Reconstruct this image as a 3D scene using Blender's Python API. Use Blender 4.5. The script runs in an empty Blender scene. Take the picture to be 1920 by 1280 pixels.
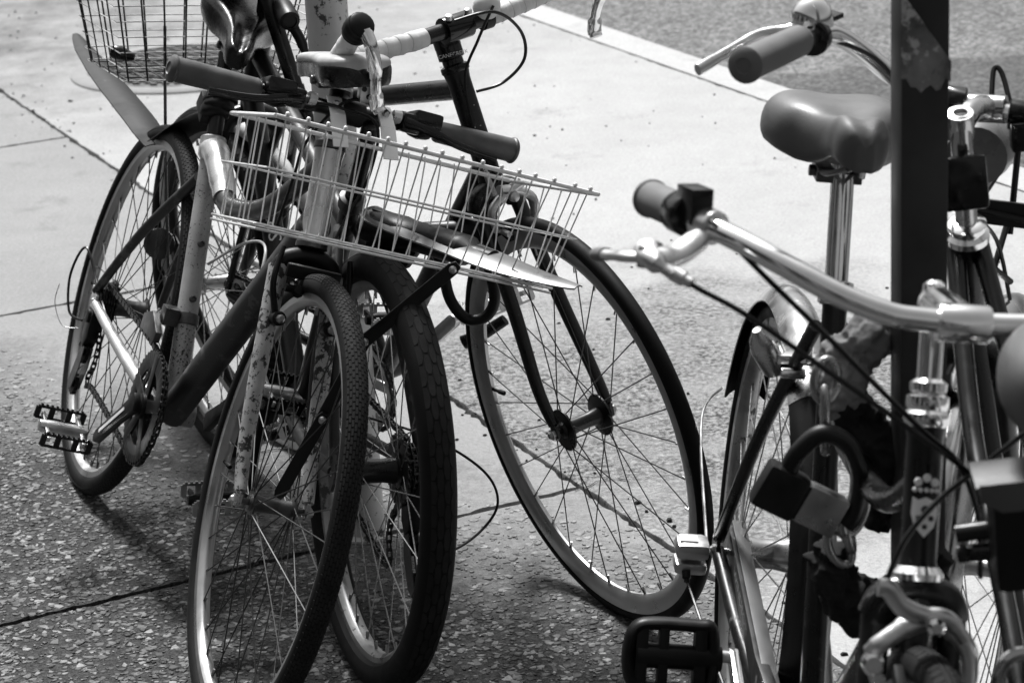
import bpy, bmesh, math, random
from math import pi, sin, cos, radians as RAD
from mathutils import Vector as V, Matrix as MX, Quaternion, noise
random.seed(7)
SC = bpy.context.scene
COL = SC.collection

# ---------------------------------------------------------------- camera
cd = bpy.data.cameras.new('camera'); cam = bpy.data.objects.new('camera', cd); COL.objects.link(cam)
SC.camera = cam
PITCH, ROLL = RAD(18.88), RAD(2.98)
_f = V((0, cos(PITCH), -sin(PITCH))); _r0 = V((1, 0, 0)); _u0 = _r0.cross(_f)
_r = cos(ROLL) * _r0 - sin(ROLL) * _u0; _u = sin(ROLL) * _r0 + cos(ROLL) * _u0
mw = MX((( _r.x, _u.x, -_f.x, 0), (_r.y, _u.y, -_f.y, 0), (_r.z, _u.z, -_f.z, 1.7), (0, 0, 0, 1)))
cam.matrix_world = mw
cd.sensor_width = 36; cd.lens = 4648 / 1920 * 36; cd.clip_start = .05; cd.clip_end = 500
cd.dof.use_dof = True; cd.dof.focus_distance = 3.75; cd.dof.aperture_fstop = 10.0

# ---------------------------------------------------------------- world, sun, exposure
SUN_EL, SUN_AZ = 57, -14        # degrees; azimuth measured from +Y (away from the camera) towards +X
W = bpy.data.worlds.new('World'); SC.world = W; W.use_nodes = True
nt = W.node_tree; bgn = nt.nodes['Background']
sky = nt.nodes.new('ShaderNodeTexSky'); sky.sky_type = 'NISHITA'; sky.sun_disc = False
sky.sun_elevation = RAD(SUN_EL); sky.sun_rotation = RAD(SUN_AZ); sky.dust_density = 7.0; sky.air_density = 2.0
bw = nt.nodes.new('ShaderNodeRGBToBW')          # black-and-white photograph: neutral sky light
nt.links.new(sky.outputs[0], bw.inputs[0]); nt.links.new(bw.outputs[0], bgn.inputs[0])
bgn.inputs[1].default_value = 0.075
sd = bpy.data.lights.new('sun', 'SUN'); sd.energy = 4.3; sd.angle = RAD(12); sd.color = (1, 1, 1)
so = bpy.data.objects.new('sun', sd); COL.objects.link(so)
sv = V((sin(RAD(SUN_AZ)) * cos(RAD(SUN_EL)), cos(RAD(SUN_AZ)) * cos(RAD(SUN_EL)), sin(RAD(SUN_EL))))
so.rotation_euler = sv.to_track_quat('Z', 'Y').to_euler(); so.location = (0, 0, 12)
vs = SC.view_settings; vs.view_transform = 'Standard'; vs.look = 'None'; vs.gamma = 1; vs.exposure = 0.6
vs.use_curve_mapping = False
SC.cycles.max_bounces = 6; SC.cycles.diffuse_bounces = 3; SC.cycles.glossy_bounces = 4; SC.cycles.transmission_bounces = 2

# ---------------------------------------------------------------- materials (all neutral: the photograph is black and white)
MATS = {}
def nodes(name):
    m = bpy.data.materials.new(name); m.use_nodes = True
    t = m.node_tree; b = t.nodes['Principled BSDF']
    return m, t, b
def N(t, kind, **kw):
    n = t.nodes.new(kind)
    for k, v in kw.items():
        if k.startswith('i_'): n.inputs[k[2:].replace('_', ' ')].default_value = v
        else: setattr(n, k, v)
    return n
def g4(v): return (v, v, v, 1)
def math_n(t, op, a, b=None, clamp=False):
    n = t.nodes.new('ShaderNodeMath'); n.operation = op; n.use_clamp = clamp
    for i, x in enumerate((a, b)):
        if x is None: continue
        if isinstance(x, (int, float)): n.inputs[i].default_value = x
        else: t.links.new(x, n.inputs[i])
    return n.outputs[0]
def ramp(t, src, lo, hi, a=0., b=1.):
    n = t.nodes.new('ShaderNodeMapRange'); n.clamp = True
    n.inputs[1].default_value = lo; n.inputs[2].default_value = hi; n.inputs[3].default_value = a; n.inputs[4].default_value = b
    t.links.new(src, n.inputs[0]); return n.outputs[0]
def mixv(t, f, a, b):
    n = t.nodes.new('ShaderNodeMix'); n.data_type = 'FLOAT'
    for i, x in ((0, f), (2, a), (3, b)):
        if isinstance(x, (int, float)): n.inputs[i].default_value = x
        else: t.links.new(x, n.inputs[i])
    return n.outputs[0]
def noise_n(t, vec, scale, detail=4, rough=.55):
    n = N(t, 'ShaderNodeTexNoise'); n.inputs['Scale'].default_value = scale; n.inputs['Detail'].default_value = detail
    n.inputs['Roughness'].default_value = rough
    t.links.new(vec, n.inputs['Vector']); return n.outputs[0]
def mat(name, col, rough=.5, metal=0., var=.25, scale=30, bump=0., bscale=150, spots=None, coat=0., rvar=.12, spec=.5):
    m, t, b = nodes(name); b.inputs['Specular IOR Level'].default_value = spec
    tc = N(t, 'ShaderNodeTexCoord'); vec = tc.outputs['Object']
    n1 = noise_n(t, vec, scale)
    c = ramp(t, n1, .25, .75, col * (1 - var), min(1, col * (1 + var)))
    r = ramp(t, n1, .3, .7, max(.03, rough - rvar), min(1, rough + rvar))
    if spots:
        sc, thr, sc_col, sr = spots
        n2 = math_n(t, 'ADD', noise_n(t, vec, sc, 6, .7), math_n(t, 'MULTIPLY', math_n(t, 'SUBTRACT', noise_n(t, vec, 13, 3), .5), .45)); k = ramp(t, n2, thr, thr + .05)
        c = mixv(t, k, c, sc_col); r = mixv(t, k, r, sr)
        if metal > 0: t.links.new(math_n(t, 'MULTIPLY', math_n(t, 'SUBTRACT', 1., k), metal), b.inputs['Metallic'])
    elif metal: b.inputs['Metallic'].default_value = metal
    t.links.new(c, b.inputs['Base Color']); t.links.new(r, b.inputs['Roughness'])
    if coat: b.inputs['Coat Weight'].default_value = coat; b.inputs['Coat Roughness'].default_value = .12
    if bump:
        bn = N(t, 'ShaderNodeBump'); bn.inputs['Distance'].default_value = bump; bn.inputs['Strength'].default_value = .8
        t.links.new(noise_n(t, vec, bscale, 3), bn.inputs['Height']); t.links.new(bn.outputs[0], b.inputs['Normal'])
    MATS[name] = m; return m
mat('black_paint', 0.005, .32, coat=.1, spots=(60, .66, .05, .6), spec=0.4)
mat('dark_frame', 0.008, .40, coat=.1, spots=(45, .62, .10, .7), spec=0.35)
mat('grey_frame', .030, .42, .2, spots=(34, .57, .085, .7), var=.5, scale=12)
mat('pitted_silver', .36, .42, .3, spots=(240, .58, .012, .85), var=.3, scale=12)
mat('worn_silver', .60, .30, .70, spots=(120, .66, .05, .8), var=.2, scale=18)
mat('scuffed_fork', .38, .40, .3, spots=(95, .51, .018, .6), var=.35, scale=20)
mat('rubber', .004, .62, var=.35, scale=20, bump=.0002, bscale=900, spec=0.15)
mat('dusty_rubber', .009, .70, var=.5, scale=25, bump=.0002, bscale=900, spec=0.15)
mat('white_tyre', .62, .65, var=.25, scale=25, spots=(70, .62, .1, .8))
mat('black_plastic', 0.004, .42, bump=.0001, spec=0.25)
mat('gloss_plastic', 0.004, .18, var=.1, spec=0.45)
mat('grip_rubber', .075, .42, var=.3, scale=40, bump=.0002, bscale=500)
mat('grey_rubber', .12, .72, var=.15, scale=35, bump=.0002, bscale=700)
mat('chrome', .88, .15, 1., var=.08, scale=25, rvar=.06, spots=(60, .72, .15, .6))
mat('dull_chrome', .52, .20, 1., var=.25, scale=30, spots=(50, .62, .10, .7))
mat('aluminium', .62, .34, 1., var=.15, scale=40)
mat('rim_silver', .46, .36, .9, var=.2, scale=15, spots=(40, .70, .1, .7))
mat('dirty_rim', .32, .45, .75, var=.35, scale=18, spots=(35, .58, .06, .8))
mat('rim_black', 0.005, .35, var=.2, spec=0.3)
mat('steel', .45, .35, 1., var=.25, scale=60)
mat('dark_steel', .10, .38, .9, var=.4, scale=50)
mat('greasy_steel', .05, .40, .8, var=.6, scale=90)
mat('spoke_steel', .40, .30, 1., var=.3, scale=30)
mat('spoke_dark', .05, .45, .6, var=.3, scale=30)
mat('wire_white', .74, .40, .3, var=.12, scale=40, spots=(130, .70, .2, .7))
mat('wire_black', 0.006, .4, var=.2, spec=0.3)
mat('white_bracket', .90, .35, .1, var=.06)
mat('white_tape', .66, .72, var=.18, scale=30, bump=.0004, bscale=220, spots=(45, .66, .36, .8))
mat('black_leather', 0.005, .26, var=.3, scale=50, bump=.0002, bscale=400)
mat('grey_leather', .08, .48, var=.12, scale=22, bump=.00025, bscale=450, spots=(38, .70, .07, .7))
mat('white_leather', .70, .38, var=.08)
mat('mudguard_plastic', .020, .58, var=.35, scale=18, spots=(70, .68, .10, .6), spec=.15)
mat('blade_grey', .11, .35, var=.3, scale=16, spots=(40, .66, .05, .6))
mat('dirty_leather', .38, .5, var=.25, scale=30)
mat('tread_rubber', .022, .75, var=.45, scale=30, bump=.0002, bscale=900, spec=.12)
mat('bright_alloy', .55, .38, 1., var=.08, scale=40)
mat('mudguard_black', 0.005, .45, var=.3, scale=18, spec=0.3)
mat('cable_black', 0.004, .35, var=.1, spec=0.3)
mat('cable_white', .60, .4, var=.1)
mat('letter_white', .72, .5, var=.1)
mat('letter_dark', .02, .5, var=.1)
mat('reflector', .05, .16, var=.15, coat=.6)
mat('lamp_grey', .12, .3, var=.2)
mat('galvanised', .58, .50, .25, var=.22, scale=10, spots=(46, .585, .06, .7))
mat('grey_plastic', .06, .5, var=.15)
mat('case_grey', .022, .5, var=.2, scale=20)
mat('grimy_lining', .006, .85, var=.4, spec=.1)
mat('post_black', .028, .48, var=.35, scale=12, bump=.0002, bscale=120, spec=0.2)
mat('tape_film', .13, .28, var=.6, scale=26, spots=(30, .54, .34, .35), bump=.002, bscale=60)
mat('fabric', .20, .9, var=.45, scale=14, bump=.0012, bscale=160, spec=0.1)
mat('shaded_fabric', .022, .92, var=.5, scale=18, bump=.0010, bscale=140, spec=.1)  # the same cloth, with the shade on its lower turns put into the colour
mat('lock_black', 0.006, .38, var=.3, scale=30, spec=0.3)
mat('lock_grey', .30, .30, .85, var=.2, scale=30)
mat('pebble', .5, .75)     # replaced below by the per-stone colour
mat('cast_iron', .008, .6, .3, var=.5, scale=18)
mat('worn_iron', .15, .5, .3, var=.35, scale=25)
mat('cover_ring', .20, .8, var=.3, scale=12, bump=.002, bscale=60)
mat('render_wall', .42, .85, var=.2, scale=2, bump=.003, bscale=30)
mat('shop_glass', .02, .08, var=.05)
# every pebble has a tone of its own
m = MATS['pebble']; t = m.node_tree; b = t.nodes['Principled BSDF']
for l in list(t.links):
    if l.to_socket == b.inputs['Base Color']: t.links.remove(l)
at = N(t, 'ShaderNodeAttribute', attribute_name='tone')
tc = N(t, 'ShaderNodeTexCoord')
t.links.new(math_n(t, 'MULTIPLY', at.outputs['Fac'], ramp(t, noise_n(t, tc.outputs['Object'], 160, 4), .3, .7, .7, 1.25)), b.inputs['Base Color'])

def concrete(name, base, agg_shade, rough_patch=False):
    """weathered concrete; agg = how much dark matrix and stone shows where the skin has worn off, foreground shade included in its tone"""
    m, t, b = nodes(name)
    geo = N(t, 'ShaderNodeNewGeometry'); p = geo.outputs['Position']
    big = noise_n(t, p, 1.3, 5, .6); mid = noise_n(t, p, 9, 6, .65); fine = noise_n(t, p, 120, 6, .75); grit = noise_n(t, p, 420, 3, .7)
    c = mixv(t, .5, ramp(t, big, .3, .7, base * .86, base * 1.10), ramp(t, mid, .3, .7, base * .88, base * 1.08))
    c = math_n(t, 'MULTIPLY', c, ramp(t, fine, .3, .72, .76, 1.16))
    c = math_n(t, 'MULTIPLY', c, ramp(t, grit, .3, .7, .82, 1.14))
    h = math_n(t, 'ADD', math_n(t, 'MULTIPLY', fine, .6), math_n(t, 'MULTIPLY', grit, .4))
    # dark specks and gum
    sp = N(t, 'ShaderNodeTexVoronoi'); sp.inputs['Scale'].default_value = 26; t.links.new(p, sp.inputs['Vector'])
    k = math_n(t, 'MULTIPLY', ramp(t, sp.outputs['Distance'], .055, .02), ramp(t, noise_n(t, p, 11, 2), .56, .60))
    c = mixv(t, k, c, base * .25)
    st = ramp(t, noise_n(t, p, 3.1, 7, .72), .58, .70)          # grime stains
    c = math_n(t, 'MULTIPLY', c, mixv(t, st, 1., .74))
    if agg_shade:
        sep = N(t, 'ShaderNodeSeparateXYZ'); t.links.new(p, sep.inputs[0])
        # skin worn away towards the camera and left; foreground shade is painted in with it
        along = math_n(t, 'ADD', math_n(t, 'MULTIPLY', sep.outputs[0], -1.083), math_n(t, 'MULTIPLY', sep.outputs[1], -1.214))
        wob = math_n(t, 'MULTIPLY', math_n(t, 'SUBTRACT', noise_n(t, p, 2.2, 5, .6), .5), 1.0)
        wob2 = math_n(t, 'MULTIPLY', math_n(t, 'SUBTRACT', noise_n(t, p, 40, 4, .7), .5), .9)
        worn = ramp(t, math_n(t, 'ADD', math_n(t, 'ADD', along, 5.12), math_n(t, 'ADD', wob, wob2)), 0., .85, 0., agg_shade)
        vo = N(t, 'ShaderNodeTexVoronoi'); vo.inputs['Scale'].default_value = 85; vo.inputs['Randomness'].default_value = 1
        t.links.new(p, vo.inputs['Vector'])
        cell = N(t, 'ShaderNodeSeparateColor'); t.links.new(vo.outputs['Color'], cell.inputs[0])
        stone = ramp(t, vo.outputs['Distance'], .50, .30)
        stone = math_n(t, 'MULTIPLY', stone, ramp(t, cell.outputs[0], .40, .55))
        matrix = math_n(t, 'MULTIPLY', ramp(t, fine, .34, .68, .010, .085), ramp(t, noise_n(t, p, 300, 5, .8), .36, .66, .25, 1.5))  # matrix tone lowered to hold foreground shade as well as bare aggregate
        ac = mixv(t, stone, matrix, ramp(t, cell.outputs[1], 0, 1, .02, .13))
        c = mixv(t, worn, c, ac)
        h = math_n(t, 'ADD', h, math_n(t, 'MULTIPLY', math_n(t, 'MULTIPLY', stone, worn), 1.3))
    if rough_patch:
        d = N(t, 'ShaderNodeVectorMath', operation='DISTANCE'); t.links.new(p, d.inputs[0]); d.inputs[1].default_value = (.26, 4.55, 0)
        wob = math_n(t, 'MULTIPLY', math_n(t, 'SUBTRACT', noise_n(t, p, 4, 4), .5), 1.1)
        k = ramp(t, math_n(t, 'ADD', d.outputs['Value'], wob), 1.05, .40)
        pit = noise_n(t, p, 78, 8, .74); blot = ramp(t, noise_n(t, p, 6, 5, .7), .34, .58)
        k2 = math_n(t, 'MULTIPLY', math_n(t, 'MULTIPLY', k, blot), ramp(t, pit, .46, .55))
        c = mixv(t, k2, c, base * .20)
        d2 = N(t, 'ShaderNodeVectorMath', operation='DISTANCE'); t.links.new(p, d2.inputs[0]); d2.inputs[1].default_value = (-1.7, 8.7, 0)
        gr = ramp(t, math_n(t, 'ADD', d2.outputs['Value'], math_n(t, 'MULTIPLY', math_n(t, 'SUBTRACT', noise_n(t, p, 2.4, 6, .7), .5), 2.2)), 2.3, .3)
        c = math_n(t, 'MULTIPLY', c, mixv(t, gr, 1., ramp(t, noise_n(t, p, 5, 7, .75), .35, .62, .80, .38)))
        h = math_n(t, 'SUBTRACT', h, math_n(t, 'MULTIPLY', math_n(t, 'MULTIPLY', k, ramp(t, pit, .4, .65)), 2.2))
    t.links.new(c, b.inputs['Base Color']); b.inputs['Roughness'].default_value = .92; b.inputs['Specular IOR Level'].default_value = .12
    bn = N(t, 'ShaderNodeBump'); bn.inputs['Distance'].default_value = .0035; bn.inputs['Strength'].default_value = .7
    t.links.new(h, bn.inputs['Height']); t.links.new(bn.outputs[0], b.inputs['Normal'])
    MATS[name] = m; return m
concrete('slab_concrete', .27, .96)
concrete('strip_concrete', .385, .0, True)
concrete('kerb_stone', .43, .0)
def asphalt():
    m, t, b = nodes('asphalt')
    geo = N(t, 'ShaderNodeNewGeometry'); p = geo.outputs['Position']
    vo = N(t, 'ShaderNodeTexVoronoi'); vo.inputs['Scale'].default_value = 95; t.links.new(p, vo.inputs['Vector'])
    cell = N(t, 'ShaderNodeSeparateColor'); t.links.new(vo.outputs['Color'], cell.inputs[0])
    c = ramp(t, cell.outputs[0], .2, 1, .035, .155)
    c = math_n(t, 'MULTIPLY', c, ramp(t, noise_n(t, p, 2.5, 6, .65), .3, .7, .55, 1.25))
    c = math_n(t, 'MULTIPLY', c, ramp(t, noise_n(t, p, 22, 6, .7), .3, .7, .7, 1.2))
    # darker tone on the near side of a wavy line, paler beyond it
    sep = N(t, 'ShaderNodeSeparateXYZ'); t.links.new(p, sep.inputs[0])
    q = math_n(t, 'ADD', math_n(t, 'ADD', math_n(t, 'MULTIPLY', sep.outputs[0], -.18), sep.outputs[1]), math_n(t, 'MULTIPLY', noise_n(t, p, 1.4, 3), .5))
    c = math_n(t, 'MULTIPLY', c, mixv(t, ramp(t, q, 7.98, 7.92), 1.35, .80))
    t.links.new(c, b.inputs['Base Color']); b.inputs['Roughness'].default_value = .85
    bn = N(t, 'ShaderNodeBump'); bn.inputs['Distance'].default_value = .004; bn.inputs['Strength'].default_value = .8
    t.links.new(ramp(t, vo.outputs['Distance'], 0, .6, 1, 0), bn.inputs['Height']); t.links.new(bn.outputs[0], b.inputs['Normal'])
    MATS['asphalt'] = m
asphalt()
mat('joint_dirt', .008, .95, var=.5, scale=60, bump=.004, bscale=220)

# ---------------------------------------------------------------- mesh helpers
def perp(a):
    a = V(a); return a.cross(V((0, 0, 1)) if abs(a.normalized().z) < .9 else V((1, 0, 0))).normalized()
def spline(P, k=8, closed=False):
    P = [V(p) for p in P]; n = len(P); out = []
    rng = range(n) if closed else range(n - 1)
    for i in rng:
        g = lambda j: P[j % n] if closed else P[max(0, min(n - 1, j))]
        a, b, c, d = g(i - 1), g(i), g(i + 1), g(i + 2)
        for s in range(k):
            u = s / k
            out.append(.5 * ((2 * b) + (c - a) * u + (2 * a - 5 * b + 4 * c - d) * u * u + (3 * b - a - 3 * c + d) * u ** 3))
    if not closed: out.append(P[-1])
    return out
class MB:
    def __init__(s, M=None): s.v = []; s.f = []; s.M = M
    def add(s, vs, fs):
        o = len(s.v); M = s.M
        s.v += [(M @ V(v)) if M else V(v) for v in vs]; s.f += [tuple(i + o for i in f) for f in fs]; return s
    def tube(s, P, r, n=12, closed=False, flat=1., up=None, cap=True):
        P = [V(p) for p in P]; m = len(P); R = r if isinstance(r, (list, tuple)) else [r] * m
        if len(R) != m:
            R = [R[0] + (R[-1] - R[0]) * i / (m - 1) for i in range(m)] if len(R) == 2 else [R[int(i * (len(R) - 1) / (m - 1) + .5)] for i in range(m)]
        vs = []; fs = []; pn = V(up) if up else None
        for i in range(m):
            if closed: t = P[(i + 1) % m] - P[i - 1]
            else: t = P[min(i + 1, m - 1)] - P[max(i - 1, 0)]
            t.normalize()
            if pn is None: pn = perp(t)
            a = (pn - t * pn.dot(t)); a = a.normalized() if a.length > 1e-6 else perp(t)
            if up is None: pn = a
            b = t.cross(a)
            for j in range(n):
                q = 2 * pi * j / n; vs.append(P[i] + R[i] * (cos(q) * a * flat + sin(q) * b))
        for i in range(m if closed else m - 1):
            for j in range(n):
                i2 = (i + 1) % m; j2 = (j + 1) % n
                fs.append((i * n + j, i * n + j2, i2 * n + j2, i2 * n + j))
        if not closed and cap:
            fs.append(tuple(range(n - 1, -1, -1))); fs.append(tuple((m - 1) * n + j for j in range(n)))
        return s.add(vs, fs)
    def rod(s, a, b, r, n=12, **k): return s.tube([a, b], r, n, **k)
    def lathe(s, prof, o, ax, n=20, ref=None):
        """prof: (along axis, radius)"""
        o = V(o); ax = V(ax).normalized(); a = V(ref).normalized() if ref else perp(ax); b = ax.cross(a); vs = []; fs = []; m = len(prof)
        for (h, r) in prof:
            for j in range(n): q = 2 * pi * j / n; vs.append(o + ax * h + max(r, 1e-5) * (cos(q) * a + sin(q) * b))
        for i in range(m - 1):
            for j in range(n): j2 = (j + 1) % n; fs.append((i * n + j, i * n + j2, (i + 1) * n + j2, (i + 1) * n + j))
        fs.append(tuple(range(n - 1, -1, -1))); fs.append(tuple((m - 1) * n + j for j in range(n)))
        return s.add(vs, fs)
    def revolve(s, prof, n=96, a0=0, a1=2 * pi, closedprof=True):
        """section (radial, y) turned about the local y axis; angle 0 = +z, positive towards +x"""
        full = abs(a1 - a0 - 2 * pi) < 1e-6; m = len(prof); k = n if full else n + 1; vs = []; fs = []
        for i in range(k):
            q = a0 + (a1 - a0) * i / n
            for (r, y) in prof: vs.append((r * sin(q), y, r * cos(q)))
        for i in range(n):
            for j in range(m if closedprof else m - 1):
                i2 = (i + 1) % k; j2 = (j + 1) % m
                fs.append((i * m + j, i * m + j2, i2 * m + j2, i2 * m + j))
        if not full and closedprof:
            fs.append(tuple(range(m))); fs.append(tuple((k - 1) * m + j for j in range(m - 1, -1, -1)))
        return s.add(vs, fs)
    def box(s, c, size, X=(1, 0, 0), Y=(0, 1, 0), taper=1.):
        c = V(c); X = V(X).normalized(); Y = V(Y); Y = (Y - X * Y.dot(X)).normalized(); Z = X.cross(Y); a, b, d = [q / 2 for q in size]; vs = []
        for sz in (-1, 1):
            k = taper if sz > 0 else 1
            for sx, sy in ((-1, -1), (1, -1), (1, 1), (-1, 1)): vs.append(c + X * a * sx * k + Y * b * sy * k + Z * d * sz)
        return s.add(vs, [(3, 2, 1, 0), (4, 5, 6, 7), (0, 1, 5, 4), (1, 2, 6, 5), (2, 3, 7, 6), (3, 0, 4, 7)])
    def prism(s, poly, o, X, Y, th):
        o = V(o); X = V(X).normalized(); Y = V(Y).normalized(); Z = X.cross(Y); n = len(poly); vs = []
        for sg in (-.5, .5): vs += [o + X * x + Y * y + Z * th * sg for x, y in poly]
        return s.add(vs, [tuple(range(n - 1, -1, -1)), tuple(range(n, 2 * n))] + [(i, (i + 1) % n, n + (i + 1) % n, n + i) for i in range(n)])
    def sphere(s, c, r, n=14, sc=(1, 1, 1), X=None):
        prof = [(-cos(pi * i / 8), sin(pi * i / 8)) for i in range(9)]; c = V(c); o = MB(); o.lathe(prof, (0, 0, 0), X or (0, 0, 1), n)
        return s.add([c + V((v.x * sc[0], v.y * sc[1], v.z * sc[2])) * r for v in o.v], o.f)
def label(o, lab, cat, group=None):
    o['label'] = lab; o['category'] = cat
    if group: o['group'] = group
    return o
def obj(name, mb, material, parent=None, bevel=0., sharp=38, M=None, me=None):
    if me is None:
        me = bpy.data.meshes.new(name); me.from_pydata([tuple(v) for v in mb.v], [], mb.f)
        bm = bmesh.new(); bm.from_mesh(me)
        bmesh.ops.recalc_face_normals(bm, faces=bm.faces)
        if bevel:
            ed = [e for e in bm.edges if len(e.link_faces) == 2 and e.calc_face_angle(0) > RAD(40)]
            bmesh.ops.bevel(bm, geom=ed, offset=bevel, segments=2, profile=.6, affect='EDGES', clamp_overlap=True)
        bm.to_mesh(me); bm.free()
        me.polygons.foreach_set('use_smooth', [True] * len(me.polygons)); me.set_sharp_from_angle(angle=RAD(sharp))
        me.materials.append(MATS[material])
    o = bpy.data.objects.new(name, me); COL.objects.link(o)
    if parent: o.parent = parent
    if M is not None: o.matrix_local = M
    return o
def struct(o): o['kind'] = 'structure'; return o
def empty(name, M):
    o = bpy.data.objects.new(name, None); COL.objects.link(o); o.matrix_world = M; o.empty_display_size = .1; return o
def text_mesh(txt, size):
    cu = bpy.data.curves.new('tmp', 'FONT'); cu.body = txt; cu.size = size; cu.extrude = 0; cu.align_x = 'CENTER'; cu.align_y = 'CENTER'; cu.resolution_u = 2
    o = bpy.data.objects.new('tmp', cu); COL.objects.link(o)
    me = bpy.data.meshes.new_from_object(o.evaluated_get(bpy.context.evaluated_depsgraph_get()))
    vs = [v.co.copy() for v in me.vertices]; fs = [tuple(p.vertices) for p in me.polygons]
    bpy.data.objects.remove(o); bpy.data.curves.remove(cu); bpy.data.meshes.remove(me); return vs, fs
def text_on(name, txt, size, o, X, Nrm, r, material, parent, sx=1., M=None):
    """lettering wrapped on a tube: X reading direction, Nrm outward, r tube radius (0 = flat)"""
    vs, fs = text_mesh(txt, size); X = V(X).normalized(); Nn = V(Nrm); Nn = (Nn - X * Nn.dot(X)).normalized(); Y = Nn.cross(X); o = V(o); out = []
    for v in vs:
        if r: q = v.y / r; out.append(o + X * v.x * sx + Y * (r * sin(q)) + Nn * (r * cos(q)))
        else: out.append(o + X * v.x * sx + Y * v.y)
    mb = MB(M); mb.add(out, fs); return obj(name, mb, material, parent)

# ---------------------------------------------------------------- the ground
DA = V((.4300, -.9028, 0)).normalized(); DN = V((.9028, .4300, 0)).normalized()    # along the kerb (towards the camera) / across, towards the road
def gp(s, t_, z=0): return DN * s + DA * t_ + V((0, 0, z))
def sheet(name, s0, s1, t0, t1, z, material):
    mb = MB(); mb.add([gp(s0, t0, z), gp(s1, t0, z), gp(s1, t1, z), gp(s0, t1, z)], [(0, 1, 2, 3)]); return struct(obj(name, mb, material))
sheet('ground', -60, 60, -60, 60, -.15, 'joint_dirt')
sheet('road', 3.865, 40, -60, 60, -.12, 'asphalt')
pav = sheet('pavement', -7, 3.70, -30, 12, -.022, 'joint_dirt')
def slab(name, s0, s1, t0, t1, material, parent, seed, ragged=.012, step=.012, g=.0030):
    """one cast slab: flat top, worn ragged arrises, sides going down into the joint"""
    rnd = random.Random(seed); s0 += g; s1 -= g; t0 += g; t1 -= g
    def edge(a, b, m): return [a + (b - a) * i / m for i in range(m)]
    ms = max(3, int((s1 - s0) / step)); mt = max(3, int((t1 - t0) / step)); ms = min(ms, 110); mt = min(mt, 300)
    ring = [(s, t0) for s in edge(s0, s1, ms)] + [(s1, q) for q in edge(t0, t1, mt)] + [(s, t1) for s in edge(s1, s0, ms)] + [(s0, q) for q in edge(t1, t0, mt)]
    cx, cy = (s0 + s1) / 2, (t0 + t1) / 2; n = len(ring); vs = []
    dz = rnd.uniform(-.001, .001)
    def lev(ins, z, jit):
        for (s, q) in ring:
            j = noise.noise((s * 23 + seed, q * 23, 1.7)) * jit + noise.noise((s * 90, q * 90 + seed, 4.)) * jit * .7
            k = ins + abs(j)
            s2 = min(max(s, s0 + k), s1 - k); q2 = min(max(q, t0 + k), t1 - k)
            vs.append(gp(s2, q2, z + dz))
    lev(0, -.03, ragged); lev(0, -.004, ragged); lev(.0012, 0, ragged)
    fs = [(k * n + i, k * n + (i + 1) % n, (k + 1) * n + (i + 1) % n, (k + 1) * n + i) for k in range(2) for i in range(n)]
    fs.append(tuple(2 * n + i for i in range(n)))
    mb = MB(); mb.add(vs, fs); return obj(name, mb, material, parent, sharp=30)
TJ = [-13.1, -11.6, -10.0, -8.44, -6.86, -5.31, -3.69, -2.1, -.5]
k = 0
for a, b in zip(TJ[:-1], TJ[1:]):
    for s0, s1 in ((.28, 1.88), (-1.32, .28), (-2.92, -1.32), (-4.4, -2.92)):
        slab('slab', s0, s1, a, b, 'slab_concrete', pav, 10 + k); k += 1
for a, b in ((-13.1, -9.6), (-9.6, -1.2), (-1.2, 1.5)):
    slab('slab', 1.88, 3.705, a, b, 'strip_concrete', pav, 40 + k); k += 1
kb = MB()
for i in range(-8, 6):
    pass
kerb = None
for a, b in ((-13.0, -10.5), (-10.5, -8.0), (-8.0, -5.5), (-5.5, -3.0)):
    mb = MB(); s0, s1 = 3.712, 3.860
    vs = []
    for tt in (a + .004, b - .004):
        for s, z in ((s0, -.14), (s0, -.002), (s1 - .012, -.004), (s1, -.016), (s1 + .01, -.14)): vs.append(gp(s, tt, z))
    mb.add(vs, [(i, (i + 1) % 5, 5 + (i + 1) % 5, 5 + i) for i in range(5)] + [(4, 3, 2, 1, 0), (5, 6, 7, 8, 9)])
    if kerb is None: kerb = struct(obj('kerb', mb, 'kerb_stone'))
    else: obj('kerb_stone', mb, 'kerb_stone', kerb)
# cracks: a fine branch crack running off the main joint, seen between the two front wheels
def crack(pts, w):
    mb = MB(); P = spline(pts, 10); vs = []; fs = []
    for i, p in enumerate(P):
        tdir = (P[min(i + 1, len(P) - 1)] - P[max(i - 1, 0)]).normalized(); nn = V((-tdir.y, tdir.x, 0))
        j = noise.noise(p * 60) * .006; ww = w * (.5 + abs(noise.noise(p * 45 + V((3, 1, 2)))) * 1.3) * (1 - .8 * i / len(P))
        vs += [p + nn * (j + ww) + V((0, 0, .0022)), p + nn * (j - ww) + V((0, 0, .0022))]
    fs = [(2 * i, 2 * i + 1, 2 * i + 3, 2 * i + 2) for i in range(len(P) - 1)]
    mb.add(vs, fs); return obj('crack', mb, 'joint_dirt', pav)
crack([(-.10, 4.585, 0), (-.06, 4.605, 0), (-.02, 4.60, 0), (.02, 4.615, 0)], .0022)
crack([(.10, 4.12, 0), (.16, 4.17, 0), (.21, 4.16, 0), (.27, 4.19, 0)], .0018)
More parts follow.
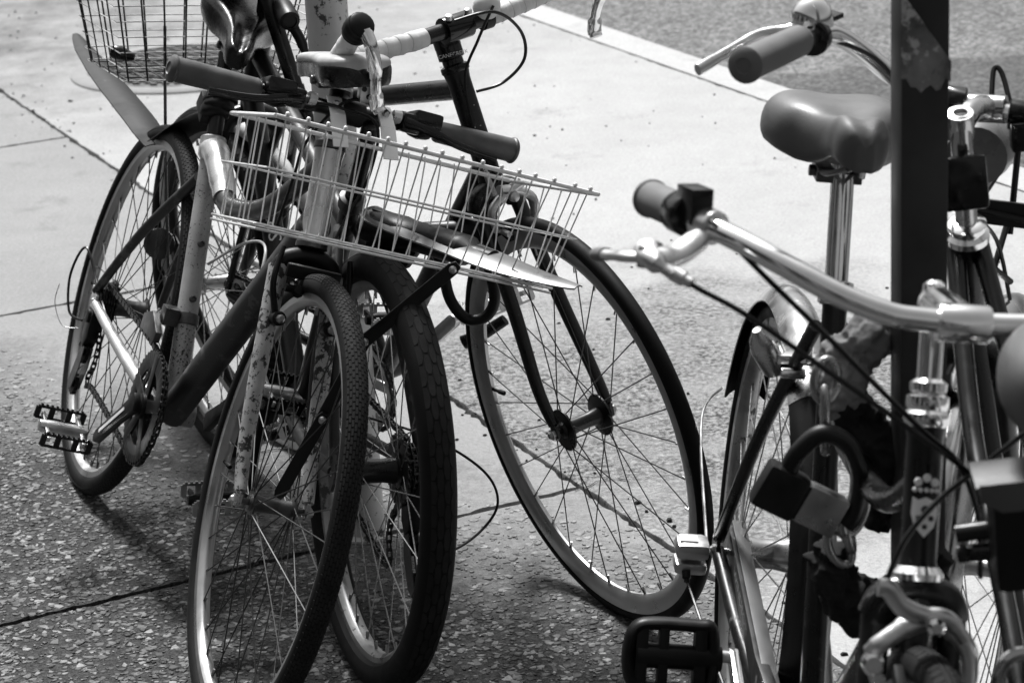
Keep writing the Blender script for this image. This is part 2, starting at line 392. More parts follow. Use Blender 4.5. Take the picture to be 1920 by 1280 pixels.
# exposed stones standing a little proud of the worn slabs
def pebbles():
    rnd = random.Random(3); vs = []; fs = []; tone = []; n = 0
    while n < 15000:
        x = rnd.uniform(-1.15, .75); y = rnd.uniform(3.15, 5.3); s = x * DN.x + y * DN.y; tt = x * DA.x + y * DA.y
        if s > 1.872 or min(abs(tt - q) for q in TJ) < .012 or abs(s - .28) < .01: continue
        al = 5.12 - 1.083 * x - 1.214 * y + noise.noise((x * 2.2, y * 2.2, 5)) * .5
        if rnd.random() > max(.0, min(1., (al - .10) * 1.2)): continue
        n += 1
        r = rnd.choice((.0022, .003, .004, .005, .0065, .008)) * rnd.uniform(.8, 1.25); el = rnd.uniform(.45, 1.); an = rnd.uniform(0, pi); m = rnd.randint(5, 7)
        h = rnd.uniform(.0006, .0022); o = len(vs); tz = rnd.uniform(-.12, .12); c, d = cos(an), sin(an)
        angs = sorted(rnd.uniform(0, 2 * pi) for _ in range(m))
        angs = [2 * pi * i / m + rnd.uniform(-.35, .35) for i in range(m)]
        tn = rnd.choice((.025, .04, .06, .085, .12, .20))* rnd.uniform(.8, 1.2)
        ww = max(0., min(1., al * 1.3)); tn = .30 * (1 - ww) * rnd.uniform(.75, 1.05) + tn * ww  # stone tone follows the slab mask and its painted foreground shade
        for k, (sc, z) in enumerate(((1.1, -.004), (1., h * .5), (.78, h))):
            for q in angs:
                rr = r * sc * (1 + .25 * sin(q * 3 + an)); a, b_ = rr * cos(q), rr * el * sin(q)
                vs.append((x + a * c - b_ * d, y + a * d + b_ * c, z + a * tz * (k == 2))); tone.append(tn)
        for k in range(2):
            for i in range(m): fs.append((o + k * m + i, o + k * m + (i + 1) % m, o + (k + 1) * m + (i + 1) % m, o + (k + 1) * m + i))
        fs.append(tuple(o + 2 * m + i for i in range(m)))
    me = bpy.data.meshes.new('pebbles'); me.from_pydata(vs, [], fs); at = me.attributes.new('tone', 'FLOAT', 'POINT'); at.data.foreach_set('value', tone)
    me.materials.append(MATS['pebble']); o = bpy.data.objects.new('exposed_pebbles', me); COL.objects.link(o)
    o['kind'] = 'stuff'; label(o, 'small pale stones exposed in the worn pavement slabs', 'pebbles')
pebbles()
def grit():
    rnd = random.Random(21); mb = MB()
    for i in range(420):
        s = rnd.uniform(1.9, 3.7); tt = rnd.uniform(-9.2, -2.2); r = rnd.uniform(.0012, .0042) * (1.6 if rnd.random() < .06 else 1)
        if rnd.random() < .35: s = rnd.gauss(1.88, .05)
        p = gp(s, tt, r * .35); a = rnd.uniform(0, pi); mb.box(p, (r * 2 * rnd.uniform(.7, 1.6), r * 1.6, r), (cos(a), sin(a), rnd.uniform(-.3, .3)), (-sin(a), cos(a), 0), taper=.6)
    o = obj('grit', mb, 'joint_dirt'); o['kind'] = 'stuff'; label(o, 'dark crumbs of grit and leaf litter lying on the pale pavement', 'grit')
grit()
def litter():
    rnd = random.Random(11)
    for i, (x, y, L, an) in enumerate(((-.46, 4.40, .055, .2), (-.33, 3.78, .06, .25))):
        mb = MB(); d = V((cos(an), sin(an), 0)); p = V((x, y, .003))
        mb.tube(spline([p - d * L / 2, p + V((0, .002, .001)), p + d * L / 2], 4), [.0016, .0012], 6)
        label(obj('twig', mb, 'worn_silver'), ('thin pale twig on the slab behind the leaning front wheel', 'thin pale twig lying inside the foreground front wheel')[i], 'twig')
litter()

def manhole():
    c = V((-1.0, 7.86, 0)); root = empty('manhole_cover', MX.Translation(c))
    mb = MB(); mb.lathe([(-.03, .375), (.004, .372), (.010, .362), (.010, .318), (.002, .312), (-.03, .31)], (0, 0, 0), (0, 0, 1), 64); obj('rim', mb, 'cover_ring', root)
    mb = MB(); mb.lathe([(-.03, .30), (.004, .30), (.006, .295), (.006, .0)], (0, 0, 0), (0, 0, 1), 64); lid = obj('lid', mb, 'cast_iron', root)
    st = MB(); st.box((0, 0, .009), (.025, .012, .009), taper=.75); me = None
    for i in range(-7, 8):
        for j in range(-10, 11):
            x = i * .038 + (.019 if j % 2 else 0); y = j * .026
            if x * x + y * y > .275 ** 2: continue
            if me is None: o = obj('raised_stud', st, 'worn_iron', lid); me = o.data
            else: o = obj('raised_stud', None, None, lid, me=me)
            o.location = (x, y, 0)
    label(root, 'round cast iron manhole cover with raised studs in the pale pavement', 'manhole cover')
manhole()

# ---------------------------------------------------------------- unseen shop front behind the camera, added to block sky and reflect in chrome
def shop():
    S0 = -4.4; root = empty('added_shop_building', MX.Translation(gp(S0, -1, 0)) @ MX(((DN.x, DA.x, 0, 0), (DN.y, DA.y, 0, 0), (0, 0, 1, 0), (0, 0, 0, 1))))
    def bxo(name, x0, x1, y0, y1, z0, z1, m, parent, bev=.0):
        mb = MB(); mb.box(((x0 + x1) / 2, (y0 + y1) / 2, (z0 + z1) / 2), (x1 - x0, y1 - y0, z1 - z0)); return obj(name, mb, m, parent, bevel=bev)
    wall = bxo('wall', -8, -.35, -16, 18, 0, 4.6, 'render_wall', root)
    for i in range(11):
        y = -15.4 + i * 3.2
        bxo('pier', -.345, 0, y - .3, y + .3, 0, 3.6, 'render_wall', root, .01)
        if i < 10:
            w = bxo('shop_window', -.34, -.20, y + .34, y + 2.86, .62, 3.1, 'black_paint', root); bxo('pane', -.195, -.185, y + .44, y + 2.76, .72, 3.0, 'shop_glass', w); bxo('sill', -.34, -.02, y + .32, y + 2.88, .52, .615, 'render_wall', w, .01)
    bxo('fascia', -.34, .12, -16, 18, 3.605, 4.2, 'black_paint', root, .01); bxo('cornice', -.34, .25, -16, 18, 4.3, 4.62, 'render_wall', root, .02)
    label(root, 'unseen shop front added behind the camera to block sky and reflect in chrome', 'building')
shop()

# ---------------------------------------------------------------- bicycle parts
def bike_matrix(x, y, psi, lean):
    f = V((cos(psi), sin(psi), 0)); l0 = V((-sin(psi), cos(psi), 0)); z = V((0, 0, 1))
    u = z * cos(lean) + l0 * sin(lean); l = l0 * cos(lean) - z * sin(lean)
    return MX(((f.x, l.x, u.x, x), (f.y, l.y, u.y, y), (f.z, l.z, u.z, 0), (0, 0, 0, 1)))
def steer(hub, head, off, delta):
    """head axis through a point just behind the front hub; returns (axis base, axis dir, rotation matrix)"""
    hx = V((-cos(head), 0, sin(head))); A0 = V(hub) - off * V((sin(head), 0, cos(head)))
    return A0, hx, MX.Translation(A0) @ MX.Rotation(delta, 4, hx) @ MX.Translation(-A0)
SPOKES = {}
def wheel(name, parent, M, R, r, rim='rim_silver', tyre='rubber', spoke='spoke_steel', nsp=36, tread=None, hubw=.10, flange=.022, hubr=.014, hubmat='aluminium',
          depth=.017, axle=.058, cross=2.6, rimw=.012, sp_r=.00105, valve=True):
    Ri = R - 1.75 * r if depth < .03 else R - 1.7 * r    # rim edge radius
    prof = [(Ri, -rimw), (Ri + .004, -rimw), (Ri + .004, -rimw + .002), (Ri - .004, -rimw + .002), (Ri - .004, rimw - .002), (Ri + .004, rimw - .002), (Ri + .004, rimw), (Ri, rimw),
            (Ri - depth * .55, rimw * .92), (Ri - depth * .9, rimw * .5), (Ri - depth, rimw * .2), (Ri - depth, -rimw * .2), (Ri - depth * .9, -rimw * .5), (Ri - depth * .55, -rimw * .92)]
    mb = MB(); mb.revolve(prof, 120); w = obj(name, mb, rim, parent, M=M, sharp=28)
    R0 = R - r; n = 20
    tp = []
    for i in range(n):
        q = 2 * pi * i / n
        if cos(q) < -.80: continue
        tp.append((R0 + r * cos(q), r * sin(q)))
    tp = sorted(tp, key=lambda p: math.atan2(p[1], p[0] - R0))
    tp = [(Ri - .002, -rimw * .75)] + tp + [(Ri - .002, rimw * .75)]
    mb = MB(); mb.revolve(tp, 128); tyo = obj('tyre', mb, tyre, w, sharp=30); mb = MB()
    def tor(th, ph, rr): return ((R0 + rr * cos(ph)) * sin(th), rr * sin(ph), (R0 + rr * cos(ph)) * cos(th))
    shr = .97 if tread == 'plates' else .86
    def tile(th, ph, pts, h=.0016):
        vs = [tor(th + a, ph + b, r - .001) for a, b in pts] + [tor(th + a * shr, ph + b * shr, r + h) for a, b in pts]; m = len(pts)
        mb.add(vs, [tuple(range(m, 2 * m))] + [(i, (i + 1) % m, m + (i + 1) % m, m + i) for i in range(m)])
    if tread == 'knob':
        K = 170; da = 2 * pi / K
        for i in range(K):
            for c in range(-4, 5):
                th = (i + (.5 if c % 2 else 0)) * da; tile(th, c * .24, [(-da * .46, -.112), (da * .46, -.112), (da * .46, .112), (-da * .46, .112)], .0008)
    elif tread == 'plates':
        K = 62; da = 2 * pi / K
        for i in range(K):
            th = i * da
            for sg in (-1, 1):
                o_ = .5 * da if sg > 0 else 0
                tile(th + o_, sg * .185, [(-.46 * da, -.10), (-.25 * da, -.17), (.25 * da, -.17), (.46 * da, -.10), (.47 * da, .07), (.26 * da, .17), (-.26 * da, .17), (-.47 * da, .07)], .0006)
                tile(th + o_ + .5 * da, sg * .53, [(-.46 * da, -.04), (-.22 * da, -.15), (.22 * da, -.15), (.46 * da, -.04), (.49 * da, .17), (-.49 * da, .17)][::sg] if sg > 0 else [(-.49 * da, -.17), (.49 * da, -.17), (.46 * da, .04), (.22 * da, .15), (-.22 * da, .15), (-.46 * da, .04)], .0006)
    elif tread == 'rib':
        K = 150; da = 2 * pi / K
        for i in range(K):
            for c in (-1, 1): tile(i * da, c * .55, [(-da * .3, -.30), (da * .3, -.30), (da * .3, .30), (-da * .3, .30)], .0009)
        for c in (-.14, .14): mb.revolve([(R0 + (r + .0008) * cos(c - .07), r * sin(c - .07)), (R0 + (r + .0008) * cos(c + .07), r * sin(c + .07))], 100, closedprof=False)
    if tread: o = obj('tread', mb, 'tread_rubber', w, sharp=30); o['kind'] = 'stuff'
    hw = hubw / 2
    mb = MB(); mb.lathe([(-axle, .0048), (-hw - .006, .0048), (-hw - .006, hubr * .8), (-hw - .0015, hubr), (-hw - .0015, flange), (-hw + .0015, flange), (-hw + .004, hubr), (-hw * .3, hubr * .85), (hw * .3, hubr * .85), (hw - .004, hubr),
                          (hw - .0015, flange), (hw + .0015, flange), (hw + .0015, hubr), (hw + .006, hubr * .8), (hw + .006, .0048), (axle, .0048)], (0, 0, 0), (0, 1, 0), 24)
    hub = obj('hub', mb, hubmat, w)
    for sg in (-1, 1):
        mb = MB(); mb.lathe([(0, .009), (.006, .009), (.0065, .007), (.010, .0045)], (0, sg * (axle - .008), 0), (0, sg, 0), 6); obj('axle_nut', mb, 'steel', w)
    if spoke not in SPOKES:
        c = MB(); c.rod((0, 0, 0), (0, 0, 1), sp_r, 5); SPOKES[spoke] = None
    fr = flange - .004
    for i in range(nsp):
        th = 2 * pi * i / nsp; side = 1 if i % 2 else -1; lead = 1 if (i // 2) % 2 else -1
        ph = th + lead * cross * 2 * pi / (nsp / 2) * .5
        a = V((fr * sin(ph), side * (hw + (.002 if lead > 0 else -.002)), fr * cos(ph))); b = V(((Ri - depth) * sin(th), side * .002, (Ri - depth) * cos(th)))
        d = b - a; Q = d.to_track_quat('Z', 'Y').to_matrix().to_4x4(); Mm = MX.Translation(a) @ Q @ MX.Diagonal((1, 1, d.length, 1))
        if SPOKES[spoke] is None: o = obj('spoke', c, spoke, w, M=Mm); SPOKES[spoke] = o.data
        else: o = obj('spoke', None, None, w, M=Mm, me=SPOKES[spoke])
    mb = MB()
    for i in range(nsp):
        th = 2 * pi * i / nsp; rd = V((sin(th), 0, cos(th))); mb.rod(rd * (Ri - depth - .012), rd * (Ri - depth + .002), .0018, 6)
    nip = obj('spoke_nipples', mb, 'steel', w); nip['kind'] = 'stuff'
    if valve:
        th = 4.6; rd = V((sin(th), 0, cos(th))); mb = MB(); mb.lathe([(0, .003), (.022, .003), (.022, .0042), (.036, .0042), (.038, .003)], rd * (Ri - depth), -rd, 10); obj('valve', mb, 'rubber', w)
    return w
def gear(mb, c, ax, r, teeth, th, inner=.6, ref=None):
    """toothed ring"""
    c = V(c); ax = V(ax).normalized(); a = perp(ax); b = ax.cross(a); n = teeth * 4; vs = []; fs = []
    for sg in (-.5, .5):
        for i in range(n):
            q = 2 * pi * i / n; rr = r * (1.0 if i % 4 in (0, 1) else 1 - min(.09, .0035 / r)); vs.append(c + ax * th * sg + rr * (cos(q) * a + sin(q) * b))
        for i in range(n): q = 2 * pi * i / n; vs.append(c + ax * th * sg + r * inner * (cos(q) * a + sin(q) * b))
    for i in range(n):
        j = (i + 1) % n
        fs += [(i, j, n + j, n + i), (2 * n + i, 3 * n + i, 3 * n + j, 2 * n + j), (i, 2 * n + i, 2 * n + j, j), (n + i, n + j, 3 * n + j, 3 * n + i)]
    mb.add(vs, fs)
def cassette(w, side, y0, radii, pitch=.0042, material='greasy_steel'):
    for i, r in enumerate(radii):
        mb = MB(); gear(mb, (0, side * (y0 + i * pitch), 0), (0, 1, 0), r, max(11, int(r * 2 * pi / .0127)), .0022, .45); obj('sprocket', mb, material, w)
def chain(name, pts, parent, side, pitch=.0127):
    P = spline(pts, 12); d = [0]
    for i in range(1, len(P)): d.append(d[-1] + (P[i] - P[i - 1]).length)
    mb = MB(); n = int(d[-1] / pitch); j = 0
    for k in range(n):
        s = (k + .5) * pitch
        while d[j + 1] < s: j += 1
        u = (s - d[j]) / (d[j + 1] - d[j]); p = P[j].lerp(P[j + 1], u); tdir = (P[j + 1] - P[j]).normalized()
        wdt = .0072 if k % 2 else .0050
        for sg in (-1, 1): mb.box(p + V((0, sg * wdt / 2, 0)), (pitch * 1.02, .0011, .0080), tdir, (0, 1, 0))
        mb.lathe([(-.0042, .0034), (.0042, .0034)], p + tdir * pitch / 2, (0, 1, 0), 6)
    return obj(name, mb, 'greasy_steel', parent)
def crank_arm(mb, a, b, w0=.017, w1=.012, th=.012):
    a, b = V(a), V(b); d = (b - a); L = d.length; d.normalize(); Y = V((0, 1, 0)); s = d.cross(Y).normalized()
    poly = [(-.014, -w0), (L * .3, -w0 * .72), (L, -w1), (L + .010, -w1 * .6), (L + .013, 0), (L + .010, w1 * .6), (L, w1), (L * .3, w0 * .72), (-.014, w0), (-.02, 0)]
    mb.prism(poly, a, d, s, th)
def pedal_cage(parent, c, X=(1, 0, 0), Y=(0, 1, 0), size=(.095, .085, .026), metal='aluminium', body='black_plastic'):
    """platform pedal: two toothed cage plates joined by the axle body"""
    c = V(c); X = V(X).normalized(); Y = V(Y).normalized(); Z = X.cross(Y); L, Wd, H = size
    mb = MB(); mb.lathe([(-Wd / 2, .010), (-Wd / 4, .012), (Wd / 4, .012), (Wd / 2, .008)], c, Y, 14)
    for sg in (-1, 1): mb.box(c + Y * sg * Wd * .36, (L * .92, .006, .009), X, Y)
    p = obj('pedal', mb, body, parent, bevel=.0008)
    for sg in (-1, 1):
        mb = MB(); o = c + X * sg * L * .48
        for k in (-1, 1): mb.box(o + Z * k * H * .42, (.0035, Wd * .98, .004), X, Y)
        for q in (-.47, -.18, .18, .47): mb.box(o + Y * q * Wd, (.0035, .010, H * .8), X, Y)
        for q in range(-4, 5): mb.box(o + Y * q * Wd * .105 + Z * (H * .42 + .003), (.0034, .0045, .004), X, Y)
        obj('cage', mb, metal, p)
    return p
def pedal_block(parent, c, X, Y, size=(.078, .090, .034)):
    """black plastic pedal: solid frame with through holes and pale reflector bars on the edge"""
    c = V(c); X = V(X).normalized(); Y = V(Y).normalized(); Z = X.cross(Y); L, Wd, H = size; mb = MB()
    loop = [(-.42, -.52), (-.16, -.60), (.16, -.60), (.42, -.52), (.50, -.30), (.50, .30), (.46, .50), (.0, .54), (-.46, .50), (-.50, .30), (-.50, -.30)]
    mb.tube(spline([c + X * (a * L) + Y * (b_ * Wd) for a, b_ in loop], 5, True), .0085, 12, closed=True, flat=1.75, up=Z)
    for q, ww in ((-.44, .16), (-.14, .13), (.36, .16)): mb.box(c + Y * q * Wd, (L * .92, Wd * ww, H * .72), X, Y)
    mb.rod(c - Y * Wd * .5, c + Y * Wd * .66, .0155, 16)
    p = obj('pedal', mb, 'black_plastic', parent, bevel=.0016)
    for sx in (-1, 1):
        m2 = MB(); m2.box(c + X * sx * (L * .505) + Y * .0, (.003, Wd * .56, H * .5), X, Y); obj('reflector', m2, 'reflector', p, bevel=.0005)
        for q in (-.30, .30):
            m2 = MB(); m2.box(c + X * sx * (L * .507) + Y * q * Wd, (.003, Wd * .12, H * .62), X, Y); obj('end_plate', m2, 'letter_white', p)
    return p
def saddle_mesh(mb, M, st, drop, skirt=.03, n=13, groove=0.):
    """st: (x, half width, top z); x from rear to nose. section: domed top falling into rounded skirts"""
    rows = []
    for (x, hw, tz) in st:
        row = []
        for j in range(n):
            k = -1 + 2 * j / (n - 1); a = abs(k)
            y = hw * math.copysign(min(1, sin(a * pi / 2) ** .85), k); z = tz - drop * a ** 2.6 * (.4 + .6 * min(1, hw / .06))
            if groove: z -= groove * math.exp(-(k / .22) ** 2)
            row.append(V((x, y, z)))
        sk = skirt * (.5 + .5 * min(1, hw / .05))
        row.append(V((x, hw * .99, row[-1].z - sk * .5))); row.append(V((x, hw * .90, row[n - 1].z - sk)))
        row.append(V((x, hw * .6, row[n - 1].z - sk * .92))); row.append(V((x, -hw * .6, row[n - 1].z - sk * .92)))
        row.append(V((x, -hw * .90, row[0].z - sk))); row.append(V((x, -hw * .99, row[0].z - sk * .5))); rows.append(row)
    m = len(rows[0]); vs = [M @ p for r_ in rows for p in r_]
    fs = [(i * m + j, i * m + (j + 1) % m, (i + 1) * m + (j + 1) % m, (i + 1) * m + j) for i in range(len(rows) - 1) for j in range(m)]
    fs += [tuple(range(m)), tuple((len(rows) - 1) * m + j for j in range(m - 1, -1, -1))]
    mb.add(vs, fs)
def smooth_st(st, k=5):
    P = spline([V(s) for s in st], k); return [(p.x, max(.002, p.y), p.z) for p in P]
def subsurf(o, lv=1):
    md = o.modifiers.new('smooth', 'SUBSURF'); md.levels = lv; md.render_levels = lv; return o
def saddle(parent, x, z, tilt, st, cover, drop=.025, skirt=.03, groove=0., y=0., yaw=0., side=None):
    M = MX.Translation((x, y, z)) @ MX.Rotation(yaw, 4, 'Z') @ MX.Rotation(tilt, 4, 'Y')
    mb = MB(); saddle_mesh(mb, M, smooth_st(st), drop, skirt, groove=groove); s = subsurf(obj('saddle', mb, cover, parent, sharp=80))
    if side:     # dark shell below the pale cover
        mb = MB(); saddle_mesh(mb, M @ MX.Translation((0, 0, -drop * .55 if skirt < .02 else -.008)), smooth_st([(a * 1.003, b * (1.02 if skirt < .02 else .985), c) for a, b, c in st]), drop, skirt + (.022 if skirt < .02 else .004)); subsurf(obj('saddle_shell', mb, side, s, sharp=80))
    mb = MB(); x0, x1 = st[0][0] + .04, st[-1][0] - .05; zz = -drop - skirt * .75
    for sg in (-1, 1): mb.tube([M @ V(p) for p in spline([(x0, sg * .035, zz + .012), (x0 + .05, sg * .022, zz - .012), (x0 + .12, sg * .022, zz - .014), (x1, sg * .008, zz + .012)], 6)], .0035, 8)
    obj('saddle_rail', mb, 'dark_steel', s)
    mb = MB(); c = M @ V((x0 + .085, 0, zz - .02)); mb.box(c, (.045, .055, .018)); mb.lathe([(-.034, .007), (.034, .007)], c, (0, 1, 0), 10); obj('saddle_clamp', mb, 'dark_steel', s, bevel=.002)
    return s
def grip(name, parent, a, b, r, material, ribs=0, flare=1.0):
    a, b = V(a), V(b); L = (b - a).length; prof = [(0, r * .75), (.002, r * .95), (.006, r * 1.02)]
    K = max(14, ribs * 4)
    for i in range(K + 1):
        s = i / K; rr = r * (1 + (flare - 1) * s); rr *= 1 + (.035 * (1 if (i % 4) in (0, 1) else -1) if ribs else .02 * sin(s * pi)); prof.append((.008 + (L - .016) * s, rr))
    e = r * flare; prof += [(L - .006, e * 1.10), (L - .003, e * 1.10), (L, e * .92), (L + .002, e * .5), (L + .0005, e * .45), (L + .0005, .001)]
    mb = MB(); mb.lathe(prof, a, b - a, 22); return obj(name, mb, material, parent)
def cable(name, parent, pts, r=.0025, material='cable_black', k=8):
    mb = MB(); mb.tube(spline(pts, k), r, 8); return obj(name, mb, material, parent)
def fender(name, parent, Mw, R, w, a0, a1, material, side=.018, n=60, flat=.55, th=.0012):
    """mudguard: arched section turned about the wheel axle between two angles"""
    prof = []; K = 9
    for i in range(K + 1):
        q = -1 + 2 * i / K; prof.append((R - side * abs(q) ** 2.2, w / 2 * q))
    prof2 = [(r_ - th, y_ * (1 - th / w * 2)) for r_, y_ in prof[::-1]]
    mb = MB(Mw); mb.revolve(prof + prof2, n, a0, a1); o = obj(name, mb, material, parent)
    prof3 = [(r_ - th * 1.6, y_ * .965) for r_, y_ in prof]; prof4 = [(r_ - th * 2.6, y_ * .94) for r_, y_ in prof[::-1]]
    mb = MB(Mw); mb.revolve(prof3 + prof4, n, a0 + .004, a1 - .004); obj('lining', mb, 'grimy_lining', o); return o
def derailleur(parent, M, material='black_plastic'):
    mb = MB(M); mb.prism([(-.014, .016), (.016, .012), (.030, -.03), (.020, -.055), (-.004, -.05), (-.018, -.01)], (0, 0, 0), (1, 0, 0), (0, 0, 1), .022)
    mb.lathe([(-.016, .013), (.016, .013)], (0, 0, 0), (0, 1, 0), 14)
    d = obj('rear_derailleur', mb, material, parent, bevel=.002)
    for yy in (-.008, .008):
        mb = MB(M); mb.prism([(.010, -.045), (.030, -.05), (.040, -.085), (.034, -.135), (.018, -.15), (.004, -.14), (.006, -.09)], (0, yy, 0), (1, 0, 0), (0, 0, 1), .0018)
        obj('cage', mb, 'dark_steel', d)
    for c in ((.018, 0, -.066), (.02, 0, -.133)):
        mb = MB(M); gear(mb, c, (0, 1, 0), .021, 11, .007, .25); mb.lathe([(-.006, .007), (.006, .007)], c, (0, 1, 0), 10); obj('jockey_wheel', mb, 'black_plastic', d)
    return d
def fork(parent, S, crown, hub_l, material, blade_r=(.013, .008), spread=.038, rake=.0, crown_r=.017, name='fork', bend=.02, drop=.050, crown_mat=None):
    """crown and two blades, in unsteered bicycle coordinates, turned by S"""
    cr = V(crown); h = V(hub_l); mb = MB(S)
    mb.tube(spline([cr + V((0, -spread, -.018)), cr + V((0, -spread * .75, .002)), cr + V((0, 0, .010)), cr + V((0, spread * .75, .002)), cr + V((0, spread, -.018))], 6), crown_r, 12)
    fo = obj(name, mb, crown_mat or material, parent); mb = MB(S)
    hx = (cr - V((h.x, 0, h.z))).normalized()
    for sg in (-1, 1):
        P = spline([cr + V((0, sg * spread, -.012)), cr.lerp(h, .45) + V((-bend * .6, sg * (spread + .006), 0)), cr.lerp(h, .8) + V((-bend * .55, sg * drop, 0)), h + V((0, sg * drop, .014))], 8)
        mb.tube(P, list(blade_r), 14, flat=1.0)
        mb.prism([(-.010, .016), (.010, .016), (.012, -.004), (.004, -.010), (-.008, -.008)], h + V((0, sg * drop, 0)), (1, 0, 0), (0, 0, 1), .005)
        obj('fork_blade', mb, material, fo); mb = MB(S)
    return fo
def disc(mb, c, ax, r, th, n=20): mb.lathe([(-th / 2, r * .93), (-th / 2 + .0008, r), (th / 2 - .0008, r), (th / 2, r * .93)], c, ax, n)
BIKES = {}
def bike(key, x, y, psi, lean, lab):
    r = empty('bicycle', bike_matrix(x, y, RAD(psi), RAD(lean))); label(r, lab, 'bicycle', 'bicycles locked to the two posts'); BIKES[key] = r; return r

# ================================================================ basket bicycle leaning in the foreground (left)
def bike_a():
    B = bike('A', -.8197, 4.2882, -70.94, 21.54, 'silver bicycle with a wide white wire basket, leaning in the left foreground')
    R, r = .345, .0175
    hub = V((1.04, 0, R)); A0, hx, S = steer(hub, RAD(71.5), .045, RAD(-2.3)); H = lambda s: A0 + hx * s
    BB = V((.44, 0, .29)); ST = V((.225, 0, .725))
    # frame
    mb = MB(); mb.tube(spline([BB, BB.lerp(H(.425), .5), H(.425)], 6), .0275, 20, flat=.92, up=(0, 1, 0)); fr = obj('frame', mb, 'grey_frame', B)
    mb = MB(); mb.lathe([(0, .0235), (.012, .0215), (.07, .0205), (.128, .0215), (.140, .0235)], H(.398), hx, 28); ht = obj('head_tube', mb, 'worn_silver', fr)
    mb = MB(); mb.lathe([(-.012, .019), (-.010, .0245), (-.002, .0245), (0, .022)], H(.398), hx, 24); obj('lower_headset', mb, 'dark_steel', ht); mb = MB(); mb.lathe([(0, .022), (.002, .0245), (.011, .0245), (.014, .019), (.02, .016), (.05, .016), (.052, .012)], H(.538), hx, 24)
    obj('headset', mb, 'dark_steel', ht)
    mb = MB(); mb.rod(BB + V((0, 0, .0)), BB.lerp(ST, .93), .0180, 20); mb.lathe([(-.036, .020), (.036, .020)], BB, (0, 1, 0), 22); seat_t = obj('seat_tube', mb, 'pitted_silver', fr)
    mb = MB(); mb.lathe([(-.035, .0205), (-.033, .023), (-.002, .023), (0, .021)], ST, (ST - BB), 24); obj('seat_collar', mb, 'worn_silver', fr)
    mb = MB(); mb.tube(spline([BB.lerp(ST, .95), (.268, 0, .706), (.325, 0, .683), (.385, 0, .655)], 8), [.0245, .0235, .022, .020], 20); tt = obj('top_tube', mb, 'worn_silver', fr)
    mb = MB(); mb.tube(spline([(.375, 0, .659), (.44, 0, .652), (.62, 0, .70), H(.515) - V((.012, 0, 0))], 8), [.0175, .0155], 18); obj('top_tube_front', mb, 'dark_frame', tt)
    for sg in (-1, 1):
        mb = MB(); mb.tube(spline([BB.lerp(ST, .84) + V((-.012, sg * .012, 0)), (.10, sg * .040, .512), (-.012, sg * .063, .362)], 8), [.0105, .008], 12)
        obj('seat_stay', mb, 'grey_frame', fr)
    for sg in (-1, 1):
        mb = MB(); mb.tube(spline([BB + V((-.02, sg * .022, 0)), (.24, sg * .045, .312), (.01, sg * .063, .343)], 8), [.014, .009], 12)
        mb.prism([(-.030, .024), (.012, .014), (.02, -.004), (0, -.016), (-.014, -.012)], (0, sg * .064, R), (1, 0, 0), (0, 0, 1), .005)
        obj('chain_stay', mb, 'worn_silver', fr)
    for p in (.60, .40):   # bottle bolts on the seat tube
        c = BB.lerp(ST, p); d = (ST - BB).normalized(); nn = V((d.z, 0, -d.x)); mb = MB(); mb.lathe([(0, .0062), (.006, .0062), (.007, .004), (.004, .0035)], c + nn * .0165, nn, 12); obj('bottle_bolt', mb, 'dark_steel', seat_t)
    # fork and front wheel
    fk = fork(B, S, H(.365), hub, 'scuffed_fork', (.0155, .009), spread=.043, bend=.012, crown_r=.014, drop=.052, crown_mat='black_plastic')
    text_on('lettering', 'TSI', .022, (H(.365) + V((0, -.048, 0))).lerp(hub + V((0, -.052, 0)), .45) + V((-.010, 0, 0)), hub - H(.365), V((.9, -.5, .4)), .0135, 'letter_dark', fk, 1.5, S)
    fw = wheel('front_wheel', B, S @ MX.Translation(hub), R, r, 'rim_silver', 'dusty_rubber', 'spoke_dark', 36, 'knob', hubw=.062, axle=.062, hubr=.013, hubmat='dark_steel')
    # V-brake on the fork
    for sg in (-1, 1):
        mb = MB(S); piv = H(.30) + V((.032, sg * .040, -.02)); top = H(.40) + V((.040, sg * .052, -.01))
        mb.tube(spline([piv, piv.lerp(top, .5) + V((.006, sg * .012, 0)), top], 6), [.008, .0055], 10, flat=.7); mb.lathe([(-.005, .011), (.02, .011), (.022, .006)], piv - V((.004, 0, 0)), (1, 0, .3), 14)
        arm = obj('brake_arm', mb, 'black_plastic', fk, bevel=.0008)
        mb = MB(S); mb.tube(spline([piv + V((.0, -sg * .022, .055)), piv + V((.004, -sg * .018, .045)), piv + V((-.03, -sg * .019, .052))], 4), .006, 8, flat=1.4); mb.lathe([(-.012, .006), (.016, .006)], piv + V((0, -sg * .012, .05)), (0, 1, 0), 10); obj('brake_pad', mb, 'rubber', arm)
        mb = MB(S); mb.lathe([(0, .0065), (.006, .0065), (.008, .004)], piv + V((.018, 0, .006)), (1, 0, .3), 8); obj('bolt', mb, 'steel', arm)
    mb = MB(S); mb.box(H(.345) + V((.034, 0, .012)), (.012, .085, .022)); obj('brake_bridge', mb, 'black_plastic', fk, bevel=.005)
    # rear wheel and drive
    rw = wheel('rear_wheel', B, MX.Translation((0, 0, R)), R, r, 'rim_silver', 'rubber', 'spoke_dark', 36, 'knob', hubw=.064, axle=.068, hubr=.019, flange=.026, hubmat='dark_steel')
    cassette(rw, -1, .033, (.047, .043, .039, .035, .031, .028, .025))
    ring_c = BB + V((0, -.050, 0))
    mb = MB(); gear(mb, ring_c, (0, 1, 0), .098, 48, .004, .66)
    for i in range(5):
        q = 2 * pi * i / 5 + .3; e = V((cos(q), 0, sin(q))); mb.box(ring_c + e * .048, (.085, .005, .022), e, (0, 1, 0), taper=1)
